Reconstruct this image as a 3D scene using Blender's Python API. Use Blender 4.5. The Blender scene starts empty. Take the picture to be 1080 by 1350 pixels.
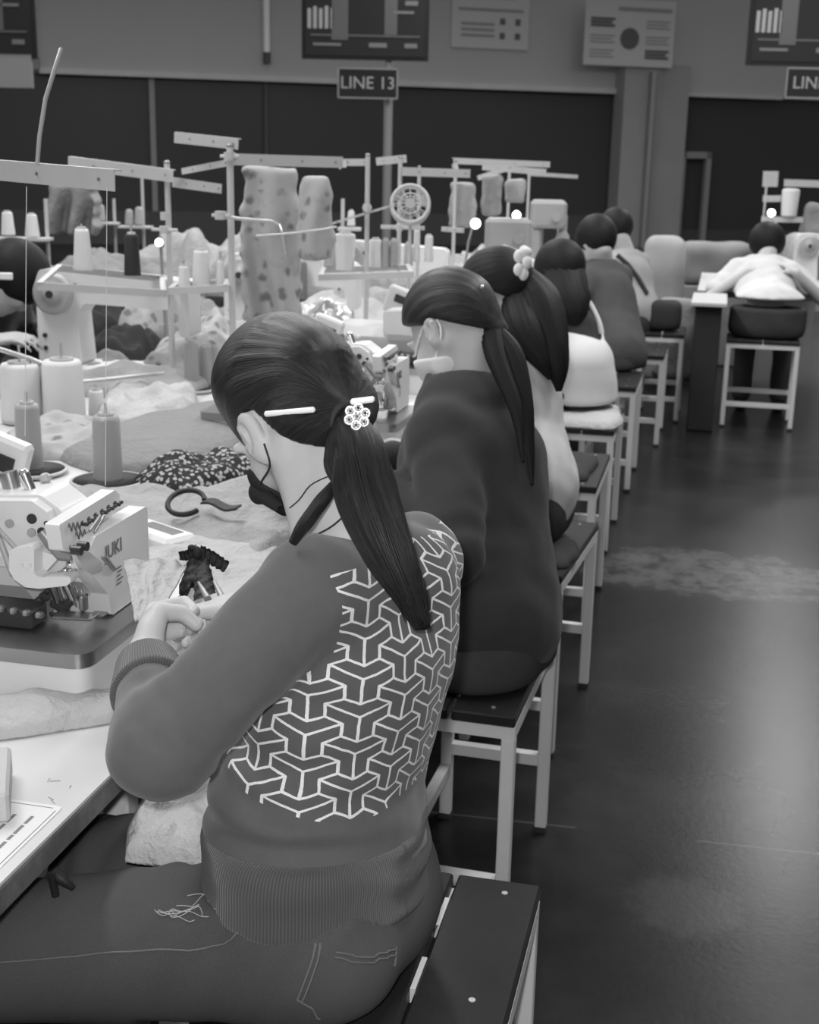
import bpy, bmesh, math, random
import numpy as np
from mathutils import Vector, Matrix, noise as mnoise
random.seed(7)
SC = bpy.context.scene
COL = SC.collection
# ---------------------------------------------------------------- camera
IMW, IMH = 1080, 1350
FPX = 1710.0
CAMH = 1.5
PITCH = math.atan2(466.0, FPX)
ROLL = math.radians(1.2)
YAW = math.atan2(410 * math.cos(PITCH), FPX)
def _basis():
    fw = np.array([-math.sin(YAW) * math.cos(PITCH), math.cos(YAW) * math.cos(PITCH), -math.sin(PITCH)])
    r = np.array([math.cos(YAW), math.sin(YAW), 0.0])
    u = np.cross(r, fw)
    return r * math.cos(ROLL) + u * math.sin(ROLL), -r * math.sin(ROLL) + u * math.cos(ROLL), fw
CR, CU, CF = _basis()
CP = np.array([0.0, 0.0, CAMH])
cam_data = bpy.data.cameras.new('camera')
cam = bpy.data.objects.new('camera', cam_data)
COL.objects.link(cam)
cam.matrix_world = Matrix(((CR[0], CU[0], -CF[0], CP[0]), (CR[1], CU[1], -CF[1], CP[1]), (CR[2], CU[2], -CF[2], CP[2]), (0, 0, 0, 1)))
cam_data.sensor_fit = 'VERTICAL'
cam_data.sensor_height = 30.0
cam_data.sensor_width = 24.0
cam_data.lens = 30.0 * FPX / IMH
cam_data.clip_start = 0.05
cam_data.clip_end = 200
cam_data.dof.use_dof = True
cam_data.dof.focus_distance = 1.62
cam_data.dof.aperture_fstop = 8.5
SC.camera = cam
# surveying helpers: where a sight line meets a plane of the room
def _ray(x, y): return CF + CR * (x - 540.0) / FPX - CU * (y - 675.0) / FPX
def atz(x, y, h):
    d = _ray(x, y); return CP + d * ((h - CAMH) / d[2])
def aty(x, y, Y):
    d = _ray(x, y); return CP + d * (Y / d[1])
def atx(x, y, X):
    d = _ray(x, y); return CP + d * (X / d[0])
def atd(x, y, z): return CP + _ray(x, y) * z
# ---------------------------------------------------------------- materials
class N:
    """tiny expression compiler for Math nodes"""
    tree = None
    def __init__(s, sock): s.s = sock
    @staticmethod
    def op(o, *a):
        n = N.tree.nodes.new('ShaderNodeMath'); n.operation = o
        for i, v in enumerate(a):
            if isinstance(v, N): N.tree.links.new(v.s, n.inputs[i])
            else: n.inputs[i].default_value = float(v)
        return N(n.outputs[0])
    def __add__(s, o): return N.op('ADD', s, o)
    def __sub__(s, o): return N.op('SUBTRACT', s, o)
    def __rsub__(s, o): return N.op('SUBTRACT', o, s)
    def __mul__(s, o): return N.op('MULTIPLY', s, o)
    __radd__ = __add__
    __rmul__ = __mul__
    def __truediv__(s, o): return N.op('DIVIDE', s, o)
def nfl(x): return N.op('FLOOR', x)
def nabs(x): return N.op('ABSOLUTE', x)
def nlt(a, b): return N.op('LESS_THAN', a, b)
def ngt(a, b): return N.op('GREATER_THAN', a, b)
def nmax(a, b): return N.op('MAXIMUM', a, b)
def nmin(a, b): return N.op('MINIMUM', a, b)
def nmodf(a, b): return N.op('FLOORED_MODULO', a, b)
def nsmooth(x, lo, hi):
    n = N.tree.nodes.new('ShaderNodeMapRange'); n.interpolation_type = 'SMOOTHSTEP'
    N.tree.links.new(x.s, n.inputs[0]); n.inputs[1].default_value = lo; n.inputs[2].default_value = hi
    return N(n.outputs[0])
def nnoise(scale, detail=3, rough=.5, coord='Object', stretch=(1, 1, 1)):
    t = N.tree
    tc = t.nodes.new('ShaderNodeTexCoord'); mp = t.nodes.new('ShaderNodeMapping'); nz = t.nodes.new('ShaderNodeTexNoise')
    mp.inputs['Scale'].default_value = stretch
    nz.inputs['Scale'].default_value = scale; nz.inputs['Detail'].default_value = detail; nz.inputs['Roughness'].default_value = rough
    t.links.new(tc.outputs[coord], mp.inputs[0]); t.links.new(mp.outputs[0], nz.inputs['Vector'])
    return N(nz.outputs[0])
def nvor(scale, feature='F1', coord='Object', out=0):
    t = N.tree
    tc = t.nodes.new('ShaderNodeTexCoord'); v = t.nodes.new('ShaderNodeTexVoronoi'); v.feature = feature
    v.inputs['Scale'].default_value = scale
    t.links.new(tc.outputs[coord], v.inputs['Vector'])
    return N(v.outputs[out])
def nuv(name):
    t = N.tree
    u = t.nodes.new('ShaderNodeUVMap'); u.uv_map = name
    sp = t.nodes.new('ShaderNodeSeparateXYZ'); t.links.new(u.outputs[0], sp.inputs[0])
    return N(sp.outputs[0]), N(sp.outputs[1])
def nobj(coord='Object'):
    t = N.tree
    tc = t.nodes.new('ShaderNodeTexCoord'); sp = t.nodes.new('ShaderNodeSeparateXYZ')
    t.links.new(tc.outputs[coord], sp.inputs[0])
    return N(sp.outputs[0]), N(sp.outputs[1]), N(sp.outputs[2])
def ngrey(v):
    c = N.tree.nodes.new('ShaderNodeCombineColor')
    for i in range(3): N.tree.links.new(v.s, c.inputs[i])
    return c.outputs[0]
def mat(name, g, rough=.6, metal=0.0, spec=.5, var=0.0, vscale=20.0, bump=0.0, bscale=200.0, colour=None, bumpf=None,
        alpha=None, trans=0.0, emit=None, sheen=0.0, aniso=0.0, coat=0.0, sss=0.0):
    """grey procedural material; colour / bumpf are functions that return node expressions"""
    m = bpy.data.materials.new(name); m.use_nodes = True
    t = m.node_tree; N.tree = t
    b = t.nodes['Principled BSDF']
    b.inputs['Base Color'].default_value = (g, g, g, 1)
    b.inputs['Roughness'].default_value = rough; b.inputs['Metallic'].default_value = metal
    b.inputs['Specular IOR Level'].default_value = spec
    b.inputs['Transmission Weight'].default_value = trans
    b.inputs['Sheen Weight'].default_value = sheen
    b.inputs['Coat Weight'].default_value = coat
    if sss:
        b.inputs['Subsurface Weight'].default_value = sss; b.inputs['Subsurface Radius'].default_value = (.01, .01, .01)
        b.inputs['Subsurface Scale'].default_value = 1.0
    if alpha is not None: b.inputs['Alpha'].default_value = alpha
    v = None
    if colour: v = colour()
    elif var:
        v = (nnoise(vscale, 4, .6) - .5) * (2 * var) + 1.0
        v = v * g
    if v is not None: t.links.new(ngrey(v), b.inputs['Base Color'])
    h = None
    if bumpf: h = bumpf(); bstr = bump or .3
    elif bump: h = nnoise(bscale, 3, .6); bstr = bump
    if h is not None:
        bn = t.nodes.new('ShaderNodeBump'); bn.inputs['Strength'].default_value = bstr; bn.inputs['Distance'].default_value = .002
        t.links.new(h.s, bn.inputs['Height']); t.links.new(bn.outputs[0], b.inputs['Normal'])
    if emit:
        b.inputs['Emission Color'].default_value = (1, 1, 1, 1); b.inputs['Emission Strength'].default_value = emit
    return m
# ---------------------------------------------------------------- mesh collecting
def rot_to(d):
    """3x3 whose z column is d"""
    d = np.array(d, float); d = d / np.linalg.norm(d)
    a = np.array([0, 0, 1.]) if abs(d[2]) < .9 else np.array([1., 0, 0])
    x = np.cross(a, d); x /= np.linalg.norm(x)
    y = np.cross(d, x)
    return np.stack([x, y, d], 1)
def rz(a):
    c, s = math.cos(a), math.sin(a); return np.array([[c, -s, 0], [s, c, 0], [0, 0, 1.]])
def ry(a):
    c, s = math.cos(a), math.sin(a); return np.array([[c, 0, s], [0, 1, 0], [-s, 0, c]])
def rx(a):
    c, s = math.cos(a), math.sin(a); return np.array([[1, 0, 0], [0, c, -s], [0, s, c]])
class MB:
    def __init__(s): s.v = []; s.f = []; s.sm = []; s.mi = []; s.n = 0; s.cur = 0
    def add(s, vs, fs, smooth=False):
        vs = np.asarray(vs, float).reshape(-1, 3)
        s.v.append(vs); s.f += [tuple(int(i) + s.n for i in f) for f in fs]
        s.sm += [smooth] * len(fs); s.mi += [s.cur] * len(fs); s.n += len(vs); return s
    def box(s, c, size, R=None, bev=0.0):
        h = np.array(size, float) / 2; c = np.array(c, float)
        if bev <= 0:
            vs = np.array([[x, y, z] for x in (-1, 1) for y in (-1, 1) for z in (-1, 1)], float) * h
            fs = [(0, 1, 3, 2), (4, 6, 7, 5), (0, 4, 5, 1), (2, 3, 7, 6), (0, 2, 6, 4), (1, 5, 7, 3)]
        else:
            bev = min(bev, h.min() * .99)
            vs = []; idx = {}
            for sx in (-1, 1):
                for sy in (-1, 1):
                    for sz in (-1, 1):
                        for ax in range(3):
                            p = np.array([sx, sy, sz]) * (h - bev); p[ax] += (sx, sy, sz)[ax] * bev
                            idx[(sx, sy, sz, ax)] = len(vs); vs.append(p)
            vs = np.array(vs); fs = []
            for ax in range(3):
                o = [i for i in range(3) if i != ax]
                for sg in (-1, 1):
                    q = []
                    for (a, b) in ((-1, -1), (1, -1), (1, 1), (-1, 1)):
                        k = [0, 0, 0]; k[ax] = sg; k[o[0]] = a; k[o[1]] = b; q.append(idx[(*k, ax)])
                    fs.append(q)
            for ax in range(3):  # edges along ax
                o = [i for i in range(3) if i != ax]
                for a in (-1, 1):
                    for b in (-1, 1):
                        k0 = [0, 0, 0]; k1 = [0, 0, 0]
                        k0[ax] = -1; k1[ax] = 1
                        for k in (k0, k1): k[o[0]] = a; k[o[1]] = b
                        fs.append([idx[(*k0, o[0])], idx[(*k1, o[0])], idx[(*k1, o[1])], idx[(*k0, o[1])]])
            for sx in (-1, 1):
                for sy in (-1, 1):
                    for sz in (-1, 1): fs.append([idx[(sx, sy, sz, a)] for a in range(3)])
            # orient outward
            out = []
            for f in fs:
                p = vs[list(f)]; n = np.cross(p[1] - p[0], p[2] - p[0])
                out.append(f if n @ p.mean(0) > 0 else f[::-1])
            fs = out
        if R is not None: vs = vs @ np.asarray(R).T
        return s.add(vs + c, fs)
    def cyl(s, p0, p1, r0, r1=None, n=16, cap=True, smooth=True):
        r1 = r0 if r1 is None else r1
        p0 = np.array(p0, float); p1 = np.array(p1, float)
        M = rot_to(p1 - p0); a = np.arange(n) * 2 * math.pi / n
        ring = np.stack([np.cos(a), np.sin(a), 0 * a], 1) @ M.T
        vs = np.concatenate([p0 + ring * r0, p1 + ring * r1])
        s.add(vs, [(i, (i + 1) % n, n + (i + 1) % n, n + i) for i in range(n)], smooth)
        if cap:
            s.add(p0 + ring * r0, [tuple(range(n))[::-1]]); s.add(p1 + ring * r1, [tuple(range(n))])
        return s
    def tube(s, pts, r, n=8, closed=False, cap=True):
        pts = np.array(pts, float); m = len(pts)
        r = np.full(m, r) if np.isscalar(r) else np.array(r, float)
        T = np.gradient(pts, axis=0) if not closed else np.roll(pts, -1, 0) - np.roll(pts, 1, 0)
        T /= np.linalg.norm(T, axis=1)[:, None] + 1e-12
        u = rot_to(T[0])[:, 0]; vs = []
        a = np.arange(n) * 2 * math.pi / n
        for i in range(m):
            u = u - T[i] * (u @ T[i]); u /= np.linalg.norm(u); w = np.cross(T[i], u)
            vs.append(pts[i] + r[i] * (np.cos(a)[:, None] * u + np.sin(a)[:, None] * w))
        vs = np.concatenate(vs); fs = []
        for i in range(m if closed else m - 1):
            j = (i + 1) % m
            fs += [(i * n + k, i * n + (k + 1) % n, j * n + (k + 1) % n, j * n + k) for k in range(n)]
        s.add(vs, fs, True)
        if cap and not closed:
            s.add(vs[:n], [tuple(range(n))[::-1]]); s.add(vs[-n:], [tuple(range(n))])
        return s
    def lathe(s, prof, c=(0, 0, 0), R=None, n=24, smooth=True, sharp=()):
        """prof = [(r, z)...]; closed at the ends when r == 0"""
        a = np.arange(n) * 2 * math.pi / n; vs = []; c = np.array(c, float)
        for (r, z) in prof: vs.append(np.stack([r * np.cos(a), r * np.sin(a), 0 * a + z], 1))
        vs = np.concatenate(vs)
        if R is not None: vs = vs @ np.asarray(R).T
        fs = []
        for i in range(len(prof) - 1):
            fs += [(i * n + k, i * n + (k + 1) % n, (i + 1) * n + (k + 1) % n, (i + 1) * n + k) for k in range(n)]
        return s.add(vs + c, fs, smooth)
    def prism(s, poly, z0, z1, R=None, c=(0, 0, 0), smooth=False):
        """polygon in xy extruded in z"""
        k = len(poly); p = np.array(poly, float)
        ar = sum(p[i, 0] * p[(i + 1) % k, 1] - p[(i + 1) % k, 0] * p[i, 1] for i in range(k))
        if ar < 0: p = p[::-1]
        vs = np.concatenate([np.c_[p, np.full(k, z0)], np.c_[p, np.full(k, z1)]])
        if R is not None: vs = vs @ np.asarray(R).T
        vs = vs + np.array(c, float)
        s.add(vs, [(i, (i + 1) % k, k + (i + 1) % k, k + i) for i in range(k)], smooth)
        return s.add(vs, [tuple(range(k))[::-1], tuple(range(k, 2 * k))])
    def ball(s, c, r, R=None, n=16, m=10):
        r = np.array([r, r, r] if np.isscalar(r) else r, float)
        vs = [(0, 0, -1)]
        for i in range(1, m):
            t = -math.pi / 2 + math.pi * i / m
            vs += [(math.cos(t) * math.cos(2 * math.pi * k / n), math.cos(t) * math.sin(2 * math.pi * k / n), math.sin(t)) for k in range(n)]
        vs.append((0, 0, 1)); vs = np.array(vs) * r
        if R is not None: vs = vs @ np.asarray(R).T
        fs = [(0, 1 + (k + 1) % n, 1 + k) for k in range(n)]
        for i in range(m - 2):
            b = 1 + i * n
            fs += [(b + k, b + (k + 1) % n, b + n + (k + 1) % n, b + n + k) for k in range(n)]
        b = 1 + (m - 2) * n; L = len(vs) - 1
        fs += [(b + k, b + (k + 1) % n, L) for k in range(n)]
        return s.add(vs + np.array(c, float), fs, True)
    def grid(s, fn, nu, nv, smooth=True):
        vs = [fn(i / nu, j / nv) for j in range(nv + 1) for i in range(nu + 1)]
        w = nu + 1
        return s.add(vs, [(j * w + i, j * w + i + 1, (j + 1) * w + i + 1, (j + 1) * w + i) for j in range(nv) for i in range(nu)], smooth)
    def sheet(s, fn, nu, nv, th=.003):
        """closed cloth of thickness th under the surface fn"""
        w = nu + 1
        top = np.array([fn(i / nu, j / nv) for j in range(nv + 1) for i in range(nu + 1)], float)
        bot = top - np.array([0, 0, th]); k = len(top)
        f = []
        for j in range(nv):
            for i in range(nu):
                q = (j * w + i, j * w + i + 1, (j + 1) * w + i + 1, (j + 1) * w + i)
                f.append(q); f.append(tuple(x + k for x in q[::-1]))
        bd = [i for i in range(nu)] + [nu + j * w for j in range(nv)] + [nv * w + i for i in range(nu, 0, -1)] + [j * w for j in range(nv, 0, -1)]
        for a in range(len(bd)):
            i, j = bd[a], bd[(a + 1) % len(bd)]; f.append((j, i, i + k, j + k))
        return s.add(np.concatenate([top, bot]), f, True)
    def build(s, name, m, parent=None, local=True):
        me = bpy.data.meshes.new(name)
        vs = np.concatenate(s.v) if s.v else np.zeros((0, 3))
        if parent is not None and local:
            M = np.linalg.inv(wm(parent))
            vs = vs @ M[:3, :3].T + M[:3, 3]
        me.from_pydata(vs.tolist(), [], s.f)
        me.polygons.foreach_set('use_smooth', s.sm)
        if isinstance(m, (list, tuple)):
            for q in m: me.materials.append(q)
            me.polygons.foreach_set('material_index', s.mi)
        else: me.materials.append(m)
        me.update()
        o = bpy.data.objects.new(name, me); COL.objects.link(o)
        if parent is not None: o.parent = parent
        return o
def wm(o):
    m = np.array(o.matrix_basis)
    return m if o.parent is None else wm(o.parent) @ np.array(o.matrix_parent_inverse) @ m
def tag(o, label=None, cat=None, group=None, kind=None):
    if label: o['label'] = label
    if cat: o['category'] = cat
    if group: o['group'] = group
    if kind: o['kind'] = kind
    return o
def thing(name, label, cat, loc=(0, 0, 0), rot=0.0, group=None):
    o = bpy.data.objects.new(name, None); COL.objects.link(o)
    o.empty_display_size = .05
    o.matrix_world = Matrix.Translation(Vector(loc)) @ Matrix.Rotation(rot, 4, 'Z')
    return tag(o, label, cat, group)
def struct(name, mb, m):
    return tag(mb.build(name, m), kind='structure')
def dup(root, loc, rot=None, label=None, group=None):
    """copy of a thing with copies of its parts and sub-parts"""
    def cp(o, par):
        c = o.copy(); COL.objects.link(c)
        if par is not None:
            c.parent = par; c.matrix_parent_inverse = o.matrix_parent_inverse.copy()
        for ch in [x for x in KIDS.get(o.name, o.children)]: cp(ch, c)
        return c
    r = cp(root, None)
    r.location = loc
    if rot is not None: r.rotation_euler = (0, 0, rot)
    if label: r['label'] = label
    if group: r['group'] = group
    return r
KIDS = {}
def origin(o, p):
    """move a single-mesh thing's origin to p without moving it"""
    p = Vector(p); o.data.transform(Matrix.Translation(-(p - o.location))); o.location = p; return o
# ---------------------------------------------------------------- signed distance modelling
def smin(a, b, k):
    if k <= 0: return np.minimum(a, b)
    h = np.maximum(k - np.abs(a - b), 0) / k
    return np.minimum(a, b) - h * h * k * .25
def smax(a, b, k): return -smin(-a, -b, k)
def s_ell(P, c, r, R=None):
    q = P - np.array(c, np.float32)
    if R is not None: q = q @ np.asarray(R, np.float32)
    r = np.array(r, np.float32)
    k0 = np.sqrt(((q / r) ** 2).sum(-1)); k1 = np.sqrt(((q / (r * r)) ** 2).sum(-1))
    return k0 * (k0 - 1) / np.maximum(k1, 1e-6)
def s_box(P, c, h, R=None, rad=.0):
    q = P - np.array(c, np.float32)
    if R is not None: q = q @ np.asarray(R, np.float32)
    q = np.abs(q) - (np.array(h, np.float32) - rad)
    return np.sqrt((np.maximum(q, 0) ** 2).sum(-1)) + np.minimum(q.max(-1), 0) - rad
def s_tube(P, pts, ra, rb=None, xax=None, cap=1.0):
    """union of tapered elliptical segments along a polyline; ra half-width along xax, rb across it"""
    pts = np.array(pts, np.float32); n = len(pts)
    ra = np.full(n, ra, np.float32) if np.isscalar(ra) else np.array(ra, np.float32)
    rb = ra if rb is None else (np.full(n, rb, np.float32) if np.isscalar(rb) else np.array(rb, np.float32))
    best = np.full(P.shape[:-1], 1e9, np.float32)
    for i in range(n - 1):
        a, b = pts[i], pts[i + 1]; d = b - a; L = float(np.linalg.norm(d)); d = d / L
        q = P - a; t = np.clip((q @ d) / L, 0, 1)
        w = q - (t * L)[..., None] * d
        A = ra[i] + (ra[i + 1] - ra[i]) * t; B = rb[i] + (rb[i + 1] - rb[i]) * t
        if xax is None:
            dist = np.sqrt((w * w).sum(-1)) - A
        else:
            x = np.array(xax, np.float32); x = x - d * (x @ d); x /= np.linalg.norm(x); y = np.cross(d, x)
            lx, ly, lz = w @ x, w @ y, w @ d
            m = np.minimum(A, B)
            k0 = np.sqrt((lx / A) ** 2 + (ly / B) ** 2 + (lz / (m * cap)) ** 2)
            k1 = np.sqrt((lx / A ** 2) ** 2 + (ly / B ** 2) ** 2 + (lz / (m * cap) ** 2) ** 2)
            dist = np.where(k1 > 1e-6, k0 * (k0 - 1) / np.maximum(k1, 1e-6), -m)
        best = np.minimum(best, dist)
    return best
def surf(fn, lo, hi, h):
    """naive surface nets over the box lo..hi with step h -> verts, quads"""
    lo = np.array(lo, float); hi = np.array(hi, float)
    n = np.ceil((hi - lo) / h).astype(int) + 1
    ax = [lo[i] + h * np.arange(n[i]) for i in range(3)]
    # evaluate block centres first, then only the blocks the surface can cross
    K = 8; nb = (n + K - 1) // K
    cx = [lo[i] + h * (K * np.arange(nb[i]) + K / 2) for i in range(3)]
    gc = np.stack(np.meshgrid(*cx, indexing='ij'), -1).astype(np.float32)
    vc = fn(gc)
    act = np.abs(vc) < h * K * .87 * 1.7 + .004
    V = np.repeat(np.repeat(np.repeat(np.where(vc < 0, -1, 1).astype(np.float32), K, 0), K, 1), K, 2)
    io = np.stack(np.meshgrid(*[np.arange(K)] * 3, indexing='ij'), -1)
    ab = np.argwhere(act)
    for i in range(0, len(ab), 600):
        c = ab[i:i + 600]
        idx = c[:, None, None, None, :] * K + io[None]
        pv = fn((lo + h * idx).astype(np.float32))
        V[idx[..., 0], idx[..., 1], idx[..., 2]] = pv
    n = nb * K
    ins = V < 0
    cnt = np.zeros(n - 1, np.int32); acc = np.zeros((*(n - 1), 3), np.float32)
    sl = lambda o, k: tuple(slice(o[d], o[d] + n[d] - 1 - 0) for d in range(3))
    for d in range(3):
        e = [x for x in range(3) if x != d]
        for a in (0, 1):
            for b in (0, 1):
                o0 = [0, 0, 0]; o0[e[0]] = a; o0[e[1]] = b; o1 = list(o0); o1[d] = 1
                A = V[tuple(slice(o0[k], o0[k] + n[k] - 1) for k in range(3))]
                B = V[tuple(slice(o1[k], o1[k] + n[k] - 1) for k in range(3))]
                c = (A < 0) != (B < 0)
                t = np.where(c, A / np.where(A == B, 1, A - B), 0)
                cnt += c
                acc[..., d] += np.where(c, t, 0)
                acc[..., e[0]] += c * a; acc[..., e[1]] += c * b
    act = cnt > 0
    ids = np.full(n - 1, -1, np.int64); ids[act] = np.arange(act.sum())
    cell = np.argwhere(act)
    vs = lo + h * (cell + acc[act] / cnt[act][:, None])
    quads = []
    for d in range(3):
        e = [(d + 1) % 3, (d + 2) % 3]
        s0 = [slice(None)] * 3; s1 = [slice(None)] * 3
        s0[d] = slice(0, n[d] - 1); s1[d] = slice(1, n[d])
        A, B = ins[tuple(s0)], ins[tuple(s1)]
        c = np.argwhere(A != B)
        c = c[(c[:, e[0]] > 0) & (c[:, e[1]] > 0) & (c[:, e[0]] < n[e[0]] - 1) & (c[:, e[1]] < n[e[1]] - 1)]
        if not len(c): continue
        fl = A[tuple(c.T)]
        q = []
        for (a, b) in ((1, 1), (0, 1), (0, 0), (1, 0)):
            k = c.copy(); k[:, e[0]] -= a; k[:, e[1]] -= b; q.append(ids[tuple(k.T)])
        q = np.stack(q, 1); q[~fl] = q[~fl][:, ::-1]
        quads.append(q)
    return vs, np.concatenate(quads)
def relax(vs, q, it=2, lam=.5):
    for _ in range(it):
        acc = np.zeros_like(vs); c = np.zeros(len(vs))
        for a, b in ((0, 1), (1, 2), (2, 3), (3, 0)):
            np.add.at(acc, q[:, a], vs[q[:, b]]); np.add.at(acc, q[:, b], vs[q[:, a]])
            np.add.at(c, q[:, a], 1); np.add.at(c, q[:, b], 1)
        vs = vs + lam * (acc / np.maximum(c, 1)[:, None] - vs)
    return vs
def sculpt(name, fn, lo, hi, h, m, parent=None, smooth=1, uvf=None):
    vs, q = surf(fn, lo, hi, h)
    if smooth: vs = relax(vs, q, smooth)
    mb = MB(); mb.v = [vs]; mb.f = q.tolist(); mb.sm = [True] * len(q); mb.mi = [0] * len(q); mb.n = len(vs)
    o = mb.build(name, m, parent)
    if uvf is not None:
        for nm, uv in uvf(vs).items():
            l = o.data.uv_layers.new(name=nm)
            li = np.empty(len(o.data.loops), np.int32); o.data.loops.foreach_get('vertex_index', li)
            l.data.foreach_set('uv', np.asarray(uv, np.float32)[li].ravel())
    return o
def fbm(P, f, seed=0.0):
    """cheap smooth pseudo noise on arrays, about -1..1"""
    x, y, z = P[..., 0] * f + seed, P[..., 1] * f + seed * 1.7, P[..., 2] * f - seed
    return (np.sin(x * 1.7 + 1.3 * np.sin(y * 1.1 + z)) + np.sin(y * 2.1 + 1.1 * np.sin(z * 1.3 - x)) + np.sin(z * 1.9 + 1.2 * np.sin(x * 1.2 + y))) / 3
def nz(x, y, z=0.0): return mnoise.noise(Vector((x, y, z)))
# ---------------------------------------------------------------- text
def text_mb(mb, s, size, M, depth=.002, align='CENTER'):
    """lettering as mesh: M is 4x4 placing the xy text plane"""
    cu = bpy.data.curves.new('lettering', 'FONT'); cu.body = s; cu.size = size; cu.align_x = align; cu.align_y = 'CENTER'
    cu.extrude = depth; cu.resolution_u = 2
    o = bpy.data.objects.new('lettering', cu)
    COL.objects.link(o)
    me = bpy.data.meshes.new_from_object(o)
    bpy.data.objects.remove(o); bpy.data.curves.remove(cu)
    vs = np.array([v.co[:] for v in me.vertices]); fs = [tuple(p.vertices) for p in me.polygons]
    bpy.data.meshes.remove(me)
    M = np.array(M)
    mb.add(vs @ M[:3, :3].T + M[:3, 3], fs)
    return mb
def frame4(o, x, y):
    x = np.array(x, float); x /= np.linalg.norm(x); y = np.array(y, float); y = y - x * (x @ y); y /= np.linalg.norm(y)
    z = np.cross(x, y); M = np.eye(4); M[:3, 0] = x; M[:3, 1] = y; M[:3, 2] = z; M[:3, 3] = o; return M
# ================================================================ light and view
SC.view_settings.view_transform = 'Standard'; SC.view_settings.look = 'None'
SC.view_settings.gamma = 1.0; SC.view_settings.use_curve_mapping = False
SC.view_settings.exposure = 0.44
w = bpy.data.worlds.new('hall_air'); SC.world = w; w.use_nodes = True
w.node_tree.nodes['Background'].inputs[0].default_value = (1, 1, 1, 1)
w.node_tree.nodes['Background'].inputs[1].default_value = 0.25
def area(name, loc, sx, sy, power, rot=(0, 0, 0)):
    l = bpy.data.lights.new(name, 'AREA'); l.shape = 'RECTANGLE'; l.size = sx; l.size_y = sy; l.energy = power
    o = bpy.data.objects.new(name, l); COL.objects.link(o); o.location = loc; o.rotation_euler = rot; l.specular_factor = .25; return o
for i, (x, y) in enumerate([(-2.6, 3.0), (-2.6, 8.5), (-2.6, 14.5), (1.0, 5.5), (1.0, 11.5), (1.0, 18.0), (-7.0, 6.0), (-7.0, 14.0)]):
    area('ceiling_lamp', (x, y, 4.3), .5, 3.6, 100)
# the compact camera's own flash, just above and beside its lens
fl = bpy.data.lights.new('camera_flash', 'SPOT'); fl.energy = 52; fl.shadow_soft_size = .022; fl.spot_size = math.radians(95); fl.spot_blend = .6
fo = bpy.data.objects.new('camera_flash', fl); COL.objects.link(fo)
fo.matrix_world = Matrix(((CR[0], CU[0], -CF[0], 0), (CR[1], CU[1], -CF[1], 0), (CR[2], CU[2], -CF[2], 0), (0, 0, 0, 1)))
fo.location = Vector(CP + CR * -.035 + CU * .05 + CF * .02)
# ================================================================ shared materials
M = {}
M['wall'] = mat('painted_wall_panel', .40, .7, var=.06, vscale=.6)
M['wall_dark'] = mat('lower_wall_dark', .06, .6)
M['ledge'] = mat('ledge_paint', .5, .5, var=.15, vscale=2)
M['glass_dark'] = mat('night_window_glass', .055, .35, spec=.2)
M['pillar'] = mat('pillar_paint', .30, .7, var=.12, vscale=1.5)
M['pipe'] = mat('galvanised_pipe', .26, .5, metal=.3)
M['steel_edge'] = mat('bright_steel', .75, .3, metal=.8)
M['frame_grey'] = mat('grey_frame', .25, .5)
def floor_col():
    a = nnoise(1.3, 6, .65); b = nnoise(9, 4, .6)
    x, y, z = nobj()
    c = nsmooth(a, .35, .75) * .020 + .012 + (b - .5) * .012
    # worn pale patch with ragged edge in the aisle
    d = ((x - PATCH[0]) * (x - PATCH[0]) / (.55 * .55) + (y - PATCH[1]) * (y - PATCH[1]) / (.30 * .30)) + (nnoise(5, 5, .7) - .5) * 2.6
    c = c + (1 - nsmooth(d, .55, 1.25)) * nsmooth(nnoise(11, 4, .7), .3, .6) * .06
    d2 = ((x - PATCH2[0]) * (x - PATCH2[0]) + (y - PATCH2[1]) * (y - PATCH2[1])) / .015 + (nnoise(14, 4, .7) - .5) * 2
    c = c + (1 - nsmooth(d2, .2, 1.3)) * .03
    # cast joint in the concrete
    j = nabs(y - (JOINT + x * .05)) + (nnoise(6, 3, .6) - .5) * .006
    return c + nlt(j, .004) * ngt(nnoise(3, 3), .42) * .04
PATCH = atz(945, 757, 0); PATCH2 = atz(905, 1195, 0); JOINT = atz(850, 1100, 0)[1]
M['floor'] = mat('sealed_dark_concrete', .03, .27, spec=.12, colour=floor_col, bump=.15, bscale=60)
# ================================================================ the hall
struct('floor', MB().box((-4.5, 11.5, -.05), (25, 30, .1)), M['floor'])
WB = atd(800, 122, 23.5); _a = atd(105, 97, 1.0)
WA = CP + (_a - CP) * ((WB[2] - CAMH) / (_a[2] - CAMH))
HEM = WB[2]
wd = (WB - WA); wd[2] = 0; wd /= np.linalg.norm(wd)          # along the wall, to the right
wn = np.array([wd[1], -wd[0], 0.0])                          # towards the room
WR = np.stack([wd, -wn, np.array([0, 0, 1.])], 1)            # local: x along, y into wall, z up
def wl(s, off=0.0, z=0.0): return WA + wd * s + wn * off + np.array([0, 0, z - WA[2]])
def onwall(px, py, off=0.0):
    d = _ray(px, py); t = ((WA + wn * off - CP) @ wn) / (d @ wn); p = CP + d * t
    return p, float((p - WA) @ wd), float(p[2])
def wbox(mb, s0, s1, z0, z1, off, th):
    return mb.box(wl((s0 + s1) / 2, off - th / 2, (z0 + z1) / 2), (abs(s1 - s0), th, z1 - z0), R=WR)
sP0 = onwall(806, 200)[1]; sP1 = onwall(893, 200)[1]
TOPZ = 4.7
struct('wall_back', wbox(MB(), -8, 14, HEM, TOPZ, 0, .2), M['wall'])
lo_ = MB(); wbox(lo_, -8, sP0, 0, .55, 0, .2); wbox(lo_, sP1, 14, 0, .3, 0, .2)
struct('wall_back_sill', lo_, M['wall_dark'])
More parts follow.
